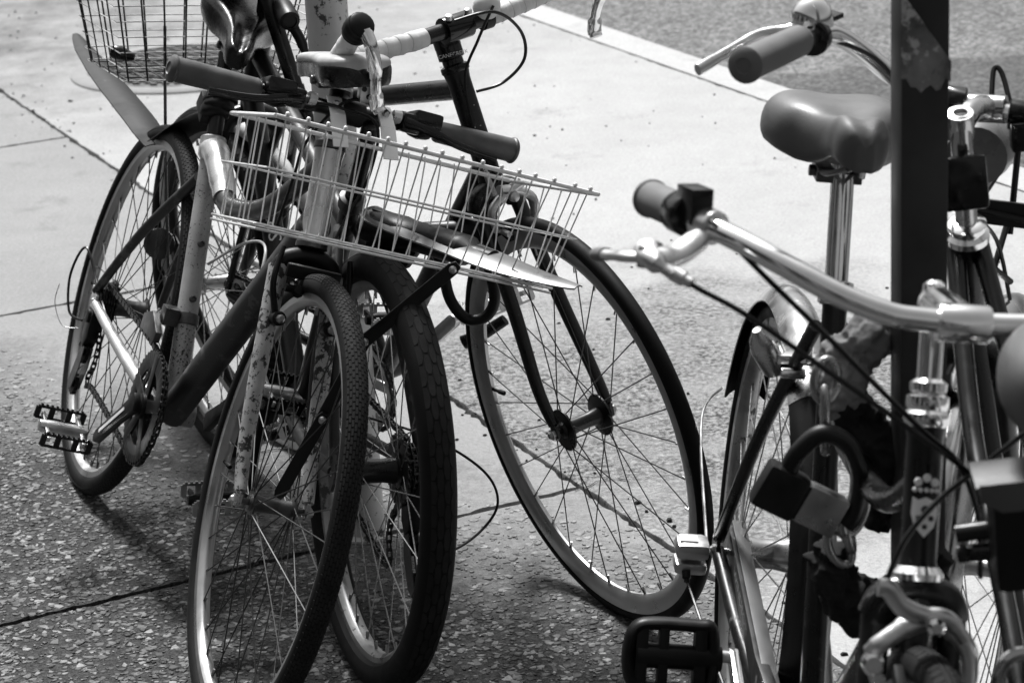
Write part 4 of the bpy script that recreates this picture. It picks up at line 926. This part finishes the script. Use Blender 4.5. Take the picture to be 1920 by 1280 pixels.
# ================================================================ chrome city bicycle facing the camera (right foreground)
def bike_g():
    B = bike('G', .2786, 3.04, -89, 7.5, 'city bicycle with chrome swept handlebar and grey saddle facing the camera, right foreground')
    R, r = .345, .018
    hub = V((1.075, 0, R)); A0, hx, S = steer(hub, RAD(70), .05, RAD(0)); H = lambda s: A0 + hx * s + V((0, -.014, 0))
    BB = V((.44, 0, .285)); ST = V((.245, 0, .80))
    mb = MB(); mb.rod(BB, ST, .0150, 18); mb.lathe([(-.036, .021), (.036, .021)], BB, (0, 1, 0), 20); mb.tube(spline([H(.43), (.72, -.006, .56), BB + V((.02, 0, .01))], 8), .0155, 16); mb.tube(spline([H(.50), (.66, -.008, .70), ST - V((-.045, 0, .14))], 8), .0135, 16); fr = obj('frame', mb, 'black_paint', B)
    mb = MB(); mb.lathe([(0, .0195), (.008, .0178), (.125, .0178), (.135, .0195)], H(.415), hx, 28); ht = obj('head_tube', mb, 'black_paint', fr)
    mb = MB(); mb.lathe([(-.012, .018), (-.010, .0250), (-.004, .0255), (0, .0225), (.003, .020)], H(.415), hx, 30); obj('lower_headset', mb, 'chrome', ht); mb = MB(); mb.lathe([(0, .0195), (.004, .0225), (.012, .0225), (.016, .019), (.020, .0205), (.029, .0205), (.032, .016)], H(.55), hx, 30); obj('headset', mb, 'chrome', ht)
    # pale heraldic shield with a crown over it
    nrm = V((sin(RAD(70)), 0, cos(RAD(70)))); X = V((0, 1, 0)); bd = MB(); rb = .0183
    def wrap(y, z): q = y / rb; return H(.468) + hx * z + nrm * (rb * cos(q)) + X * (rb * sin(q))
    out = [(-.013, .016), (-.007, .013), (0, .016), (.007, .013), (.013, .016), (.014, .0), (.010, -.012), (0, -.022), (-.010, -.012), (-.014, 0)]; K = 7; vs = []; fs = []
    for k in range(K + 1):
        for y, z in out: s = 1 - k / K * .98; vs.append(wrap(y * s, z * s) + nrm * .0004)
    m = len(out); fs = [(k * m + i, k * m + (i + 1) % m, (k + 1) * m + (i + 1) % m, (k + 1) * m + i) for k in range(K) for i in range(m)]; bd.add(vs, fs); bg = obj('head_badge', bd, 'letter_white', ht)
    mb = MB()
    for y, z, rr in ((0, .004, .0045), (-.006, -.004, .003), (.006, -.004, .003), (0, -.012, .0028)): mb.lathe([(-.0012, rr), (.0012, rr * .9)], wrap(y, z), nrm, 10)
    obj('badge_emblem', mb, 'letter_dark', bg)
    mb = MB()
    for y in (-.008, 0, .008): mb.lathe([(0, .0042), (.0016, .0034)], wrap(y, .030 + .004 * (y == 0)), nrm, 10)
    for y in (-.011, -.0055, 0, .0055, .011): mb.lathe([(0, .0024), (.0014, .0018)], wrap(y, .0225), nrm, 8)
    obj('badge_crown', mb, 'letter_white', ht)
    # stays, seat tube fittings
    for sg in (-1, 1):
        mb = MB(); mb.tube(spline([ST + V((-.008, sg * .016, -.055)), (.115, sg * .045, .56), (-.004, sg * .064, .362)], 8), [.0095, .0085], 14, flat=1.)
        mb.tube(spline([BB + V((-.02, sg * .024, 0)), (.22, sg * .05, .305), (0, sg * .064, R)], 8), [.0115, .0095], 14)
        mb.prism([(-.03, .012), (.012, .020), (.018, -.004), (0, -.014), (-.03, -.010)], (0, sg * .066, R), (1, 0, 0), (0, 0, 1), .005)
        obj('rear_stays', mb, 'black_paint', fr)
    d = (ST - BB).normalized(); mb = MB(); mb.rod(ST - d * .03, ST + d * .155, .0142, 20); mb.lathe([(0, .0142), (.012, .0155), (.030, .0155), (.036, .012)], ST + d * .130, d, 20); obj('seat_post', mb, 'chrome', B)
    mb = MB(); mb.lathe([(-.024, .0185), (-.021, .0215), (-.013, .0215), (-.011, .0185), (-.007, .0185), (-.005, .0215), (.002, .0215), (.004, .0165)], ST, d, 22); obj('seat_collar', mb, 'chrome', fr)
    saddle(B, .185, 1.004, RAD(0), [(-.128, .030, -.022), (-.118, .062, -.010), (-.095, .082, -.002), (-.055, .090, .002), (-.01, .080, .003), (.030, .052, .000), (.065, .036, .004), (.10, .033, .014), (.130, .031, .014), (.147, .023, .006), (.155, .010, -.006)], 'grey_leather', drop=.040, skirt=.030, groove=.008, y=-.004)
    # rear wheel with large hub gear, chrome mudguard
    rw = wheel('rear_wheel', B, MX.Translation((0, 0, R)), R, r, 'dirty_rim', 'rubber', 'spoke_steel', 36, None, hubw=.068, axle=.074, hubr=.024, flange=.033, hubmat='dull_chrome', rimw=.014, sp_r=.0011)
    fender('mudguard', B, MX.Translation((.004, 0, R)), R + .018, .060, RAD(-72), RAD(34), 'dull_chrome', side=.024); fender('mudguard_front', B, MX.Translation((.004, 0, R)), R + .0172, .058, RAD(33), RAD(118), 'black_paint', side=.024)  # front of the chrome guard coloured black for its dark reflection
    cable('mudguard_stay', B, [(-.345, -.030, .455), (-.30, -.062, .42), (-.02, -.078, .352)], .0022, 'spoke_steel'); cable('mudguard_stay', B, [(-.345, .030, .455), (-.30, .062, .42), (-.02, .078, .352)], .0022, 'spoke_steel')
    mb = MB(); mb.box((.006, -.100, R + .006), (.046, .046, .024)); cb = obj('gear_box', mb, 'bright_alloy', B, bevel=.010)
    mb = MB(); mb.box((.008, -.101, R - .018), (.042, .044, .018)); obj('gear_box_base', mb, 'bright_alloy', cb, bevel=.008)
    mb = MB(); mb.box((.008, -.106, R + .0185), (.022, .024, .003)); obj('window', mb, 'letter_white', cb, bevel=.001)
    mb = MB(); mb.lathe([(0, .006), (.010, .006), (.012, .004), (.016, .004)], (.03, -.108, R - .018), (.6, .1, -.8), 10); obj('cable_stop', mb, 'black_plastic', cb)
    cable('gear_cable', B, [(.038, -.106, R - .030), (.15, -.088, .285), (.30, -.070, .262), (.44, -.06, .27)], .0022)
    # chain case running to the bottom bracket with raised lettering on its top
    mb = MB(); mb.prism([(-.045, .330), (-.045, .366), (-.010, .378), (.30, .338), (.42, .345), (.50, .315), (.525, .265), (.48, .195), (.38, .20), (.02, .320)], (0, -.044, 0), (1, 0, 0), (0, 0, 1), .016); cc = obj('chain_case', mb, 'dark_frame', B, bevel=.003)
    dx = V((.31, 0, -.040)).normalized(); text_on('lettering', 'WINDSOR', .017, V((.155, -.0527, .344)), dx, V((0, -1, 0)), 0, 'rim_silver', cc, 1.9)
    mb = MB(); mb.box((.19, -.038, .3548), (.42, .018, .004), dx, (0, 1, 0)); obj('case_cap', mb, 'case_grey', cc, bevel=.001)
    e1 = V((.300, -.078, .334)); mb = MB(); crank_arm(mb, BB + V((0, -.072, 0)), e1, .013, .011); cr = obj('crank_arm', mb, 'chrome', B, bevel=.003)
    pedal_block(B, V((.300, -.152, .330)), (-.34, 0, .94), (0, 1, 0)); mb = MB(); mb.rod(e1 + V((0, -.004, 0)), e1 + V((0, -.03, 0)), .008, 10); obj('pedal_axle', mb, 'steel', cr)
    e2 = BB + V((.05, .074, -.16)); mb = MB(); crank_arm(mb, BB + V((0, .072, 0)), e2, .013, .011); obj('crank_arm', mb, 'chrome', B, bevel=.003); pedal_block(B, e2 + V((0, .062, 0)), (.95, 0, -.3), (0, 1, 0))
    # rear dynamo and brake bridge on the stays
    mb = MB(); c = V((.175, -.060, .69)); mb.lathe([(-.035, .009), (-.030, .018), (.006, .020), (.020, .016), (.034, .006)], c, (.25, -.5, .8), 20); dy = obj('dynamo', mb, 'dull_chrome', B)
    mb = MB(); mb.box((.185, -.022, .685), (.02, .055, .012)); mb.lathe([(-.012, .009), (.022, .009), (.026, .006)], (.205, -.018, .700), (0, 0, 1), 8); mb.lathe([(0, .007), (.03, .007)], (.205, -.046, .672), (0, 1, 0), 8); obj('bracket', mb, 'chrome', dy, bevel=.0015)
    # front: fork, wheel, mudguard, caliper
    fork(B, S, H(.385) - V((0, -.014, 0)) + V((0, -.014, 0)), hub + V((0, -.014, 0)), 'black_paint', (.015, .010), spread=.036, bend=.03, drop=.052, crown_r=.0185)
    mb = MB(); mb.lathe([(-.045, .021), (-.01, .023), (.02, .0185)], H(.385), hx, 22); obj('fork_crown', mb, 'black_paint', B)
    wheel('front_wheel', B, S @ MX.Translation(hub + V((0, -.014, 0))), R, r, 'dirty_rim', 'dusty_rubber', 'spoke_steel', 36, 'rib', hubw=.064, axle=.06, rimw=.014)
    c = V((.985, -.018, .705)); mb = MB()
    arms = [[(-.054, -.030), (-.046, -.018), (-.022, -.001), (.0, .006), (.022, -.004), (.038, -.024), (.043, -.052), (.040, -.070)], [(.030, -.008), (.010, .012), (-.012, .014), (-.032, .022), (-.046, .038), (-.056, .040)]]
    mb.tube(spline([c + V((.006 * (k == 1), y, z)) for k, (y, z) in enumerate(arms[0])], 6), [.0075, .009, .0105, .0105, .0095, .0085, .007], 12, flat=.75)
    mb.tube(spline([c + V((.010, y, z)) for y, z in arms[1]], 6), [.006, .009, .0095, .009, .009], 12, flat=.7)
    mb.tube(spline([c + V((.004, -.050, -.030)), c + V((.002, -.046, -.05)), c + V((-.002, -.036, -.075))], 4), [.008, .006], 10)
    cp = obj('brake_caliper', mb, 'bright_alloy', B)
    for pr, q in (([(-.004, .0105), (.008, .0105), (.010, .008)], (.010, -.052, -.036)), ([(-.002, .006), (.008, .006)], (.008, -.044, -.052)), ([(-.002, .0085), (.010, .0085), (.013, .005)], (.012, .0, .006))):
        mb = MB(); mb.lathe(pr, c + V(q), (1, -.05, .2), 18); obj('bolt', mb, 'chrome', cp)
    for sg in (-1, 1): mb = MB(); mb.box(V((.985, -.014 + sg * .024, .640)), (.05, .010, .012), (1, 0, -.4)); obj('brake_pad', mb, 'rubber', cp, bevel=.002)
    # stem and swept chrome handlebar (rider's right side is the camera's left)
    cl = V((.915, -.012, .974)); hs = H(.582)
    mb = MB(); mb.rod(hs, hs + hx * .085, .0118, 20); mb.lathe([(0, .0118), (.004, .0175), (.012, .0180), (.016, .013)], hs - hx * .002, hx, 22); mb.tube(spline([hs + hx * .075, hs + hx * .092 + V((.012, 0, 0)), cl], 6), [.0145, .0150, .0165], 18); mb.lathe([(-.024, .0165), (-.022, .0178), (.022, .0178), (.024, .0165)], cl, (0, 1, 0), 24); mb.lathe([(.0, .012), (.012, .011), (.016, .006)], hs + hx * .092, hx, 14)
    obj('stem', mb, 'chrome', B)
    def half(sg):
        q = [(.915, .0, .974), (.917, .045, .976), (.917, .075, .979), (.908, .118, .990), (.890, .160, 1.005), (.862, .196, 1.016), (.822, .228, 1.021), (.785, .250, 1.022), (.70, .278, 1.013)]
        return [V((x, sg * y - .006, z)) for x, y, z in q]
    mb = MB(); P = spline(half(-1)[::-1][1:] + half(1)[1:-1], 8); mb.tube(P, .0112, 20); obj('handlebar', mb, 'chrome', B)
    for sg in (-1, 1):
        h = half(sg); g = grip('grip', B, h[7].lerp(h[8], -.05), h[8], .0168, 'grey_rubber', 0, 1.05)
        mb = MB(); dd = (h[8] - h[7]).normalized(); mb.lathe([(-.014, .019), (-.012, .021), (.012, .021), (.016, .018)], h[7] + dd * .006, dd, 20); mb.box(h[7] + V((.012, -sg * .004, .014)), (.036, .034, .022), dd, (0, 0, 1)); obj('shifter', mb, 'gloss_plastic', g, bevel=.004)
        w = lambda x, y, z: V((x, sg * y - .006, z)); lv = h[6].lerp(h[7], .25)
        mb = MB(); mb.lathe([(-.013, .0145), (-.011, .0165), (.011, .0165), (.013, .0145)], lv, (h[7] - h[6]), 20); mb.tube(spline([lv + V((.006, 0, -.004)), w(.850, .262, 1.003), w(.868, .285, 1.000)], 6), [.0115, .0135, .0150], 16, flat=.72, up=(0, 0, 1)); mb.tube(spline([w(.848, .290, 1.003), w(.866, .288, 1.001), w(.884, .268, .992)], 6), [.0150, .0140, .0085], 16, flat=.75, up=(0, 0, 1)); mb.lathe([(0, .0075), (.012, .0075), (.013, .0055), (.020, .0055)], w(.882, .270, .993), (.5, -sg * .8, -.25), 12); lh = obj('lever_housing', mb, 'aluminium', B)
        mb = MB(); mb.lathe([(-.010, .006), (.010, .006)], w(.862, .296, 1.001), (0, 0, 1), 12); obj('pivot_bolt', mb, 'steel', lh)
        mb = MB(); mb.tube(spline([w(.860, .292, 1.000), w(.850, .308, .996), w(.822, .322, .988), w(.786, .331, .978)], 7), [.0085, .0075, .0070, .0072], 14, flat=.72, up=(0, 0, 1)); obj('brake_lever', mb, 'aluminium', lh)
        mb = MB(); mb.tube(spline([w(.808, .3255, .9845), w(.790, .330, .979), w(.780, .332, .975)], 5), [.0082, .0086, .0070], 14, flat=.8, up=(0, 0, 1)); obj('lever_sleeve', mb, 'grey_rubber', lh)
        if sg < 0:
            cable('brake_cable', B, [(.884, -.272, .991), (.890, -.250, .981), (.90, -.207, .963), (.925, -.133, .924), (.945, -.057, .882), (.957, -.009, .854), (.95, .03, .825)], .0027)
            cable('gear_cable', B, [h[7] + V((.02, .01, .010)), (.835, -.234, 1.026), (.87, -.192, .994), (.91, -.128, .947), (.93, -.083, .911), (.945, -.037, .875), (.948, -.006, .851), (.945, .02, .80), (.95, .03, .74)], .0027)
        else:
            cable('brake_cable', B, [lv + V((.055, -.010, -.012)), (.91, .16, .955), (.93, .085, .907), (.945, .051, .883), (.957, .009, .849), (.968, -.024, .822), (.978, -.052, .785), (.990, -.068, .742)], .0027)
bike_g()

# ================================================================ city bicycle facing away at the right edge
def bike_h():
    B = bike('H', .547, 1.8986, 86.4, 4.7, 'dark step-through bicycle facing away at the right edge, with rounded grey saddle and handlebar bell')
    R, r = .345, .018
    hub = V((1.06, 0, R)); A0, hx, S = steer(hub, RAD(70), .05, RAD(-20)); H = lambda s: A0 + hx * s
    BB = V((.44, 0, .285)); ST = V((.24, 0, .80))
    mb = MB(); mb.lathe([(-.08, .019), (.08, .019)], H(.50), hx, 22); mb.rod(BB, ST, .0150, 16); mb.lathe([(-.036, .021), (.036, .021)], BB, (0, 1, 0), 18)
    mb.tube(spline([H(.44), (.68, 0, .52), BB], 8), .0165, 16); fr = obj('frame', mb, 'black_paint', B)
    for sg in (-1, 1):
        mb = MB(); mb.tube(spline([H(.565) + V((0, sg * .014, 0)), (.62, sg * .030, .705), (.33, sg * .034, .575), (.12, sg * .048, .44), (0, sg * .066, .36)], 8), [.0115, .0095], 14); obj('side_tube', mb, 'black_paint', fr)
    for sg in (-1, 1):
        mb = MB(); mb.tube(spline([ST + V((-.01, sg * .016, -.06)), (.11, sg * .05, .56), (0, sg * .066, .36)], 8), [.010, .0085], 14); mb.tube(spline([BB + V((-.02, sg * .024, 0)), (.22, sg * .05, .305), (0, sg * .066, R)], 8), [.0115, .0095], 14)
        obj('rear_stays', mb, 'black_paint', fr)
    mb = MB(); mb.lathe([(-.006, .021), (-.002, .0255), (.006, .0255), (.010, .021), (.014, .0225), (.020, .0225), (.023, .016)], H(.578), hx, 28); obj('headset', mb, 'chrome', fr)
    fork(B, S, H(.40), hub, 'black_paint', (.015, .010), spread=.036, bend=.03, drop=.052)
    wheel('front_wheel', B, S @ MX.Translation(hub), R, r, 'rim_silver', 'rubber', 'spoke_steel', 36, 'rib', hubw=.064, axle=.06)
    fender('mudguard', B, S @ MX.Translation(hub), R + .016, .056, RAD(-120), RAD(18), 'dull_chrome', side=.022)
    wheel('rear_wheel', B, MX.Translation((0, 0, R)), R, r, 'rim_silver', 'rubber', 'spoke_steel', 36, 'rib', hubw=.066, axle=.07, hubr=.02)
    fender('mudguard', B, MX.Translation((0, 0, R)), R + .016, .056, RAD(-110), RAD(95), 'dull_chrome', side=.022)
    # quill stem and handlebar with its left half sweeping back beside the square post
    qt = V((.800, -.001, 1.02)); cl = V((.882, -.040, 1.002)); mb = MB(); mb.rod(H(.595), qt, .0125, 20); mb.lathe([(-.03, .0155), (-.002, .0165), (.002, .0150), (.0025, .0085), (-.006, .0078)], qt, hx, 22); mb.tube(spline([qt - hx * .016, qt.lerp(cl, .5) + V((0, 0, .002)), cl], 6), [.0125, .0130, .0150], 18); mb.lathe([(-.022, .0165), (.022, .0165)], cl, (.35, .93, .08), 22); obj('stem', mb, 'dull_chrome', B)
    L = [cl, V((.893, -.005, 1.012)), V((.892, .030, 1.028)), V((.880, .062, 1.052)), V((.855, .098, 1.092)), V((.820, .128, 1.122)), V((.775, .150, 1.134)), V((.725, .178, 1.140)), V((.60, .237, 1.150))]
    Rr = [V((2 * 0 + p.x - .03 * i / 8, -.080 - (p.y - cl.y), p.z - .0 + 0)) for i, p in enumerate(L)]
    mb = MB(); mb.tube(spline(L[::-1][1:] + [V((.878, -.075, .990)), V((.868, -.12, .985)), V((.85, -.18, 1.01)), V((.80, -.24, 1.05)), V((.72, -.28, 1.06))], 8), .0112, 18); obj('handlebar', mb, 'chrome', B)
    grip('grip', B, L[7].lerp(L[8], -.12), L[8], .0172, 'grey_rubber', 0, 1.04); grip('grip', B, V((.72, -.28, 1.06)), V((.60, -.32, 1.06)), .0172, 'grey_rubber', 0, 1.04)
    mb = MB(); dd = (L[8] - L[7]).normalized(); mb.lathe([(-.008, .0165), (-.006, .0205), (.006, .0205), (.008, .0165)], L[6] + dd * .012, dd, 20); mb.box(L[6] + V((.0, -.006, .016)), (.05, .018, .006), (.6, -.8, .1)); ca = obj('bell_bracket', mb, 'gloss_plastic', B, bevel=.0015)
    bc = L[6] + V((.004, .004, .006)); mb = MB(); mb.lathe([(0, .0165), (.003, .0235), (.014, .0240), (.024, .0215), (.033, .014), (.037, .006), (.039, .006), (.041, .002)], bc, (0, 0, 1), 28); obj('bell', mb, 'chrome', ca)
    mb = MB(); mb.tube(spline([L[6] + V((.018, .015, .004)), L[6] + V((.012, .06, .006)), L[6] + V((-.02, .10, -.002)), L[6] + V((-.055, .135, -.010))], 6), [.0085, .0065, .0060, .0068], 12, flat=.7); obj('brake_lever', mb, 'aluminium', B)
    cable('brake_cable', B, [L[6] + V((.02, .0, -.004)), V((.845, .085, 1.085)), V((.87, .045, 1.02)), V((.90, .01, .95)), V((.97, -.02, .86)), V((1.05, -.06, .79)), V((1.08, -.075, .70))], .0027)
    for v_, p in ((.0, L[1]), (-.075, V((.878, -.078, .990)))):     # clamps on the bar
        mb = MB(); mb.lathe([(-.014, .0165), (-.012, .0180), (.012, .0180), (.014, .0165)], p, (.2, .95, .2), 20); mb.box(p + V((-.012, 0, -.020)), (.026, .030, .034), (1, 0, 0)); obj('bar_clamp', mb, 'gloss_plastic', B, bevel=.003)
    mb = MB(); mb.tube(spline([V((.905, -.070, 1.000)), V((.93, -.066, 1.03)), V((.935, -.058, 1.034)), V((.912, -.050, 1.005))], 6), .0032, 8); obj('basket_hook', mb, 'black_plastic', B)
    # lamp housing under the stem and carrier struts beyond
    mb = MB(); c = V((.90, -.022, .950)); mb.box(V((.772, .003, .948)), (.014, .052, .062), (1, 0, -.12)); mb.box(V((.80, .0, .935)), (.05, .02, .02)); lh = obj('front_lamp', mb, 'gloss_plastic', B, bevel=.006)
    mb = MB(); mb.lathe([(-.035, .036), (-.01, .040), (.02, .034), (.036, .020), (.040, .008)], c + V((.03, -.016, -.004)), (1, -.35, .1), 24); obj('lamp_shell', mb, 'lamp_grey', lh)
    mb = MB()
    for a, b in (((1.05, -.128, .80), (1.05, -.030, .835)), ((1.0, -.028, .845), (1.12, -.105, .895)), ((1.12, -.105, .895), (1.10, -.083, .78)), ((1.10, -.083, .80), (1.04, -.040, .72)), ((1.0, -.02, .80), (1.06, -.075, .73)), ((.98, -.01, .865), (1.08, -.11, .930))): mb.rod(a, b, .0042, 8)
    mb.prism([(-.045, -.016), (.040, -.016), (.040, .016), (-.045, .016)], (1.055, -.070, .822), (0, -1, -.25), (0, 0, 1), .006); mb.box((1.055, -.03, .835), (.008, .01, .03)); obj('front_carrier', mb, 'wire_black', B)
    # saddle seen from behind, saddle bag, caliper on the stays
    d = (ST - BB).normalized(); mb = MB(); mb.rod(ST - d * .02, ST + d * .10, .0140, 18); obj('seat_post', mb, 'chrome', B)
    saddle(B, .19, .985, RAD(2), [(-.128, .026, -.026), (-.118, .055, -.012), (-.095, .074, -.003), (-.055, .084, .002), (-.01, .078, .002), (.04, .050, -.002), (.085, .032, -.004), (.125, .026, -.006), (.148, .014, -.014)], 'grey_leather', drop=.045, skirt=.034, y=-.030)
    mb = MB(); mb.box((.115, .042, .815), (.055, .062, .100), (1, 0, .1)); bag = obj('saddle_bag', mb, 'black_plastic', B, bevel=.010)
    mb = MB(); mb.box((.112, .050, .871), (.050, .070, .004), (1, 0, .1)); mb.prism([(-.030, .006), (.030, .006), (.030, -.016), (.004, -.022), (-.012, -.022), (-.030, -.010)], (.085, .052, .868), (0, -1, 0), (0, 0, 1), .004); obj('bracket', mb, 'grey_plastic', bag, bevel=.0012)
    mb = MB(); mb.rod((.14, .10, .806), (.13, .04, .812), .0085, 12); mb.rod((.14, .10, .786), (.13, .05, .790), .0085, 12); mb.lathe([(0, .006), (.012, .006)], (.135, .092, .796), (0, .3, -1), 8); obj('frame_lock_bar', mb, 'black_paint', B)
    for sg, y0 in ((1, .062), (-1, -.062)):
        mb = MB(); mb.tube(spline([(.085, y0 * .5, .705), (.075, y0 * 1.05, .712), (.070, y0 * 1.28, .690), (.072, y0 * 1.1, .655)], 6), [.005, .007, .007, .006], 10, flat=.7); ba = obj('brake_arm', mb, 'dull_chrome', B)
        mb = MB(); mb.lathe([(0, .009), (.008, .009), (.010, .006)], (.066, y0 * 1.22, .675), (-1, 0, .1), 16); obj('bolt', mb, 'chrome', ba)
bike_h()

# ================================================================ posts and locks
def posts():
    p = V((-.272, 3.98, 0)); root = empty('round_post', MX.Translation(p))
    mb = MB(); mb.lathe([(-.02, .0345), (.6, .0345), (1.6, .0345), (3.0, .0345)], (0, 0, 0), (0, 0, 1), 36); obj('tube', mb, 'galvanised', root)
    mb = MB(); mb.lathe([(2.995, .037), (3.01, .036), (3.02, .02), (3.022, 0)], (0, 0, 0), (0, 0, 1), 28); obj('cap', mb, 'galvanised', root)
    mb = MB(); mb.lathe([(-.01, .046), (.004, .045), (.008, .036)], (0, 0, 0), (0, 0, 1), 28); obj('foot_collar', mb, 'galvanised', root)
    label(root, 'scratched grey round steel post between the leaning bicycles', 'post')
    p = V((.434, 2.5, 0)); root = empty('square_post', MX.Translation(p) @ MX.Rotation(RAD(4), 4, 'Z'))
    mb = MB(); mb.box((0, 0, 1.35), (.050, .050, 2.74)); obj('tube', mb, 'post_black', root, bevel=.003)
    # remnants of clear tape wrapped round the post
    mb = MB(); K = 10
    z0 = 1.115; vs = []; fs = []
    for i in range(K + 1):
        x = -.0258 + .0516 * i / K; top = 1.205 - .075 * i / K; bot = z0 + (.0 if i < 2 else -.012 - .004 * sin(i * 1.9)) + (.006 if i > 8 else 0)
        for k in range(5): q = k / 4; vs.append((x, -.0262 - .0012 * sin(i * 2.1 + k * 1.7) - .0006 * k, bot + (top - bot) * q))
    fs = [(i * 5 + k, (i + 1) * 5 + k, (i + 1) * 5 + k + 1, i * 5 + k + 1) for i in range(K) for k in range(4)]; mb.add(vs, fs); obj('torn_tape', mb, 'tape_film', root)
    label(root, 'black square steel post with torn tape near its top', 'post')
posts()
def locks():
    # padlock hanging on a chain
    c = V((.297, 2.44, .672)); ax = V((.865, 0, -.50)).normalized(); yv = V((0, 1, 0))
    root = empty('padlock', MX.Translation(c))
    upv = V((0, 1, 0)).cross(ax) * -1; mb = MB(); mb.box(ax * .026, (.048, .024, .046), ax, yv); body = obj('body', mb, 'lock_grey', root, bevel=.006)
    mb = MB(); mb.box(-ax * .024, (.050, .030, .052), ax, yv); obj('shell', mb, 'lock_black', root, bevel=.007)
    mb = MB(); mb.box(ax * .001, (.006, .020, .040), ax, yv); obj('seam', mb, 'lock_black', root)
    sh = [V(q) - c for q in ((.281, 2.44, .690), (.286, 2.44, .706), (.298, 2.44, .727), (.322, 2.44, .745), (.348, 2.44, .732), (.361, 2.44, .695), (.356, 2.44, .655), (.345, 2.44, .640))]
    mb = MB(); mb.tube(spline(sh, 7), .0102, 18); obj('shackle', mb, 'lock_black', root)
    label(root, 'heavy black padlock with a thick curved shackle hanging beside the square post', 'padlock')
    root = empty('chain_lock', MX.Translation((.36, 2.56, 0)))
    o = V((.36, 2.56, 0))
    def link(cn, ax1, ax2, L=.021, W=.0125, rr=.0052):
        mb = MB(); P = [cn - o + V(ax1) * (L * cos(q) * (1)) + V(ax2) * (W * sin(q)) for q in [2 * pi * i / 20 for i in range(20)]]; mb.tube(P, rr, 10, closed=True); return obj('chain_link', mb, 'lock_grey', root)
    link(V((.357, 2.45, .648)), (.25, 0, 1), (.9, .35, 0), .024, .014); link(V((.352, 2.46, .622)), (-.2, 0, 1), (.2, .98, 0)); link(V((.343, 2.465, .602)), (-.3, 0, 1), (.95, .2, 0)); link(V((.328, 2.46, .752)), (0, 0, 1), (.1, 1, 0), .036, .010); link(V((.332, 2.48, .790)), (.1, .3, 1), (1, .1, 0))
    def sleeve(pts, rad, seed, mt='fabric'):
        P = spline(pts, 22); mb = MB(); m = len(P); n = 44; vs = []; fs = []; pn = None
        for i, p in enumerate(P):
            tdir = (P[min(i + 1, m - 1)] - P[max(i - 1, 0)]).normalized(); pn = perp(tdir) if pn is None else (pn - tdir * pn.dot(tdir)).normalized(); b = tdir.cross(pn)
            s = i / (m - 1); R0 = rad[min(len(rad) - 1, int(s * (len(rad) - 1) + .5))]
            for j in range(n):
                q = 2 * pi * j / n; e = pn * cos(q) + b * sin(q)
                f = noise.noise(p * 26 + e * 1.5 + V((seed, 0, 0))) * .40 + (.5 - abs(noise.noise(p * 48 + e * 2.2 + V((0, seed, 0))))) * .55 - .2 + (.5 - abs(noise.noise(p * 105 + e * 3.4 + V((0, 0, seed))))) * .26
                vs.append(p - o + e * R0 * (1 + f))
        fs = [(i * n + j, i * n + (j + 1) % n, (i + 1) * n + (j + 1) % n, (i + 1) * n + j) for i in range(m - 1) for j in range(n)] + [tuple(range(n - 1, -1, -1)), tuple((m - 1) * n + j for j in range(n))]
        mb.add(vs, fs); return subsurf(obj('fabric_sleeve', mb, mt, root, sharp=180))
    sleeve([(.430, 2.56, .800), (.403, 2.545, .822), (.380, 2.53, .814), (.357, 2.53, .791), (.352, 2.53, .762), (.362, 2.53, .738)], [.012, .019, .023, .025, .024, .020], 2.)
    sleeve([(.352, 2.535, .758), (.368, 2.535, .735), (.384, 2.535, .715), (.404, 2.53, .682), (.404, 2.535, .632), (.390, 2.535, .594)], [.016, .022, .024, .023, .020, .016], 4., 'shaded_fabric')
    sleeve([(.336, 2.475, .600), (.339, 2.485, .565), (.363, 2.49, .525), (.398, 2.485, .516), (.428, 2.46, .560), (.455, 2.455, .595)], [.015, .024, .029, .029, .024, .015], 6., 'shaded_fabric')
    label(root, 'crumpled fabric sleeve over a chain wrapped round the square post', 'chain lock')
    # U-lock shackle hooked through the racing bicycle's front wheel
    P = [(-.120, 3.77, .60), (-.104, 3.755, .54), (-.094, 3.75, .492), (-.070, 3.748, .460), (-.040, 3.748, .462), (-.024, 3.75, .49), (-.030, 3.756, .54), (-.044, 3.77, .60)]
    root = empty('u_lock', MX.Translation(P[0])); o2 = V(P[0])
    mb = MB(); mb.tube([p - o2 for p in spline(P, 8)], .0092, 16); obj('shackle', mb, 'lock_black', root)
    mb = MB(); a, b = V(P[0]) - o2, V(P[-1]) - o2; d = (b - a).normalized(); mb.tube([a - d * .03, b + d * .03], .017, 18); obj('crossbar', mb, 'lock_black', root, bevel=.002)
    label(root, 'black U-shaped lock hanging beside the silver rimmed front wheel', 'lock')
    # folding lock: flat links across the patterned tyre
    K = [V((-.078, 3.335, .672)), V((-.208, 3.325, .575)), V((-.276, 3.32, .463)), V((-.345, 3.325, .352))]
    root = empty('folding_lock', MX.Translation(K[0]))
    for i in range(3):
        a, b = K[i] - K[0], K[i + 1] - K[0]; d = (b - a); L = d.length; d.normalize(); s = d.cross(V((0, 1, 0))).normalized(); w = .0095
        mb = MB(); mb.prism([(-.010, -w * .6), (0, -w), (L, -w), (L + .010, -w * .6), (L + .010, w * .6), (L, w), (0, w), (-.010, w * .6)], a + V((0, .004 * (i % 2), 0)), d, s, .0045); obj('link_plate', mb, 'lock_black', root, bevel=.001)
    for k in K[:-1]: mb = MB(); mb.lathe([(-.008, .0055), (.008, .0055), (.010, .003)], k - K[0], (0, -1, 0), 12); obj('rivet', mb, 'steel', root)
    label(root, 'flat black jointed folding lock lying across the patterned rear tyre', 'lock')
locks()
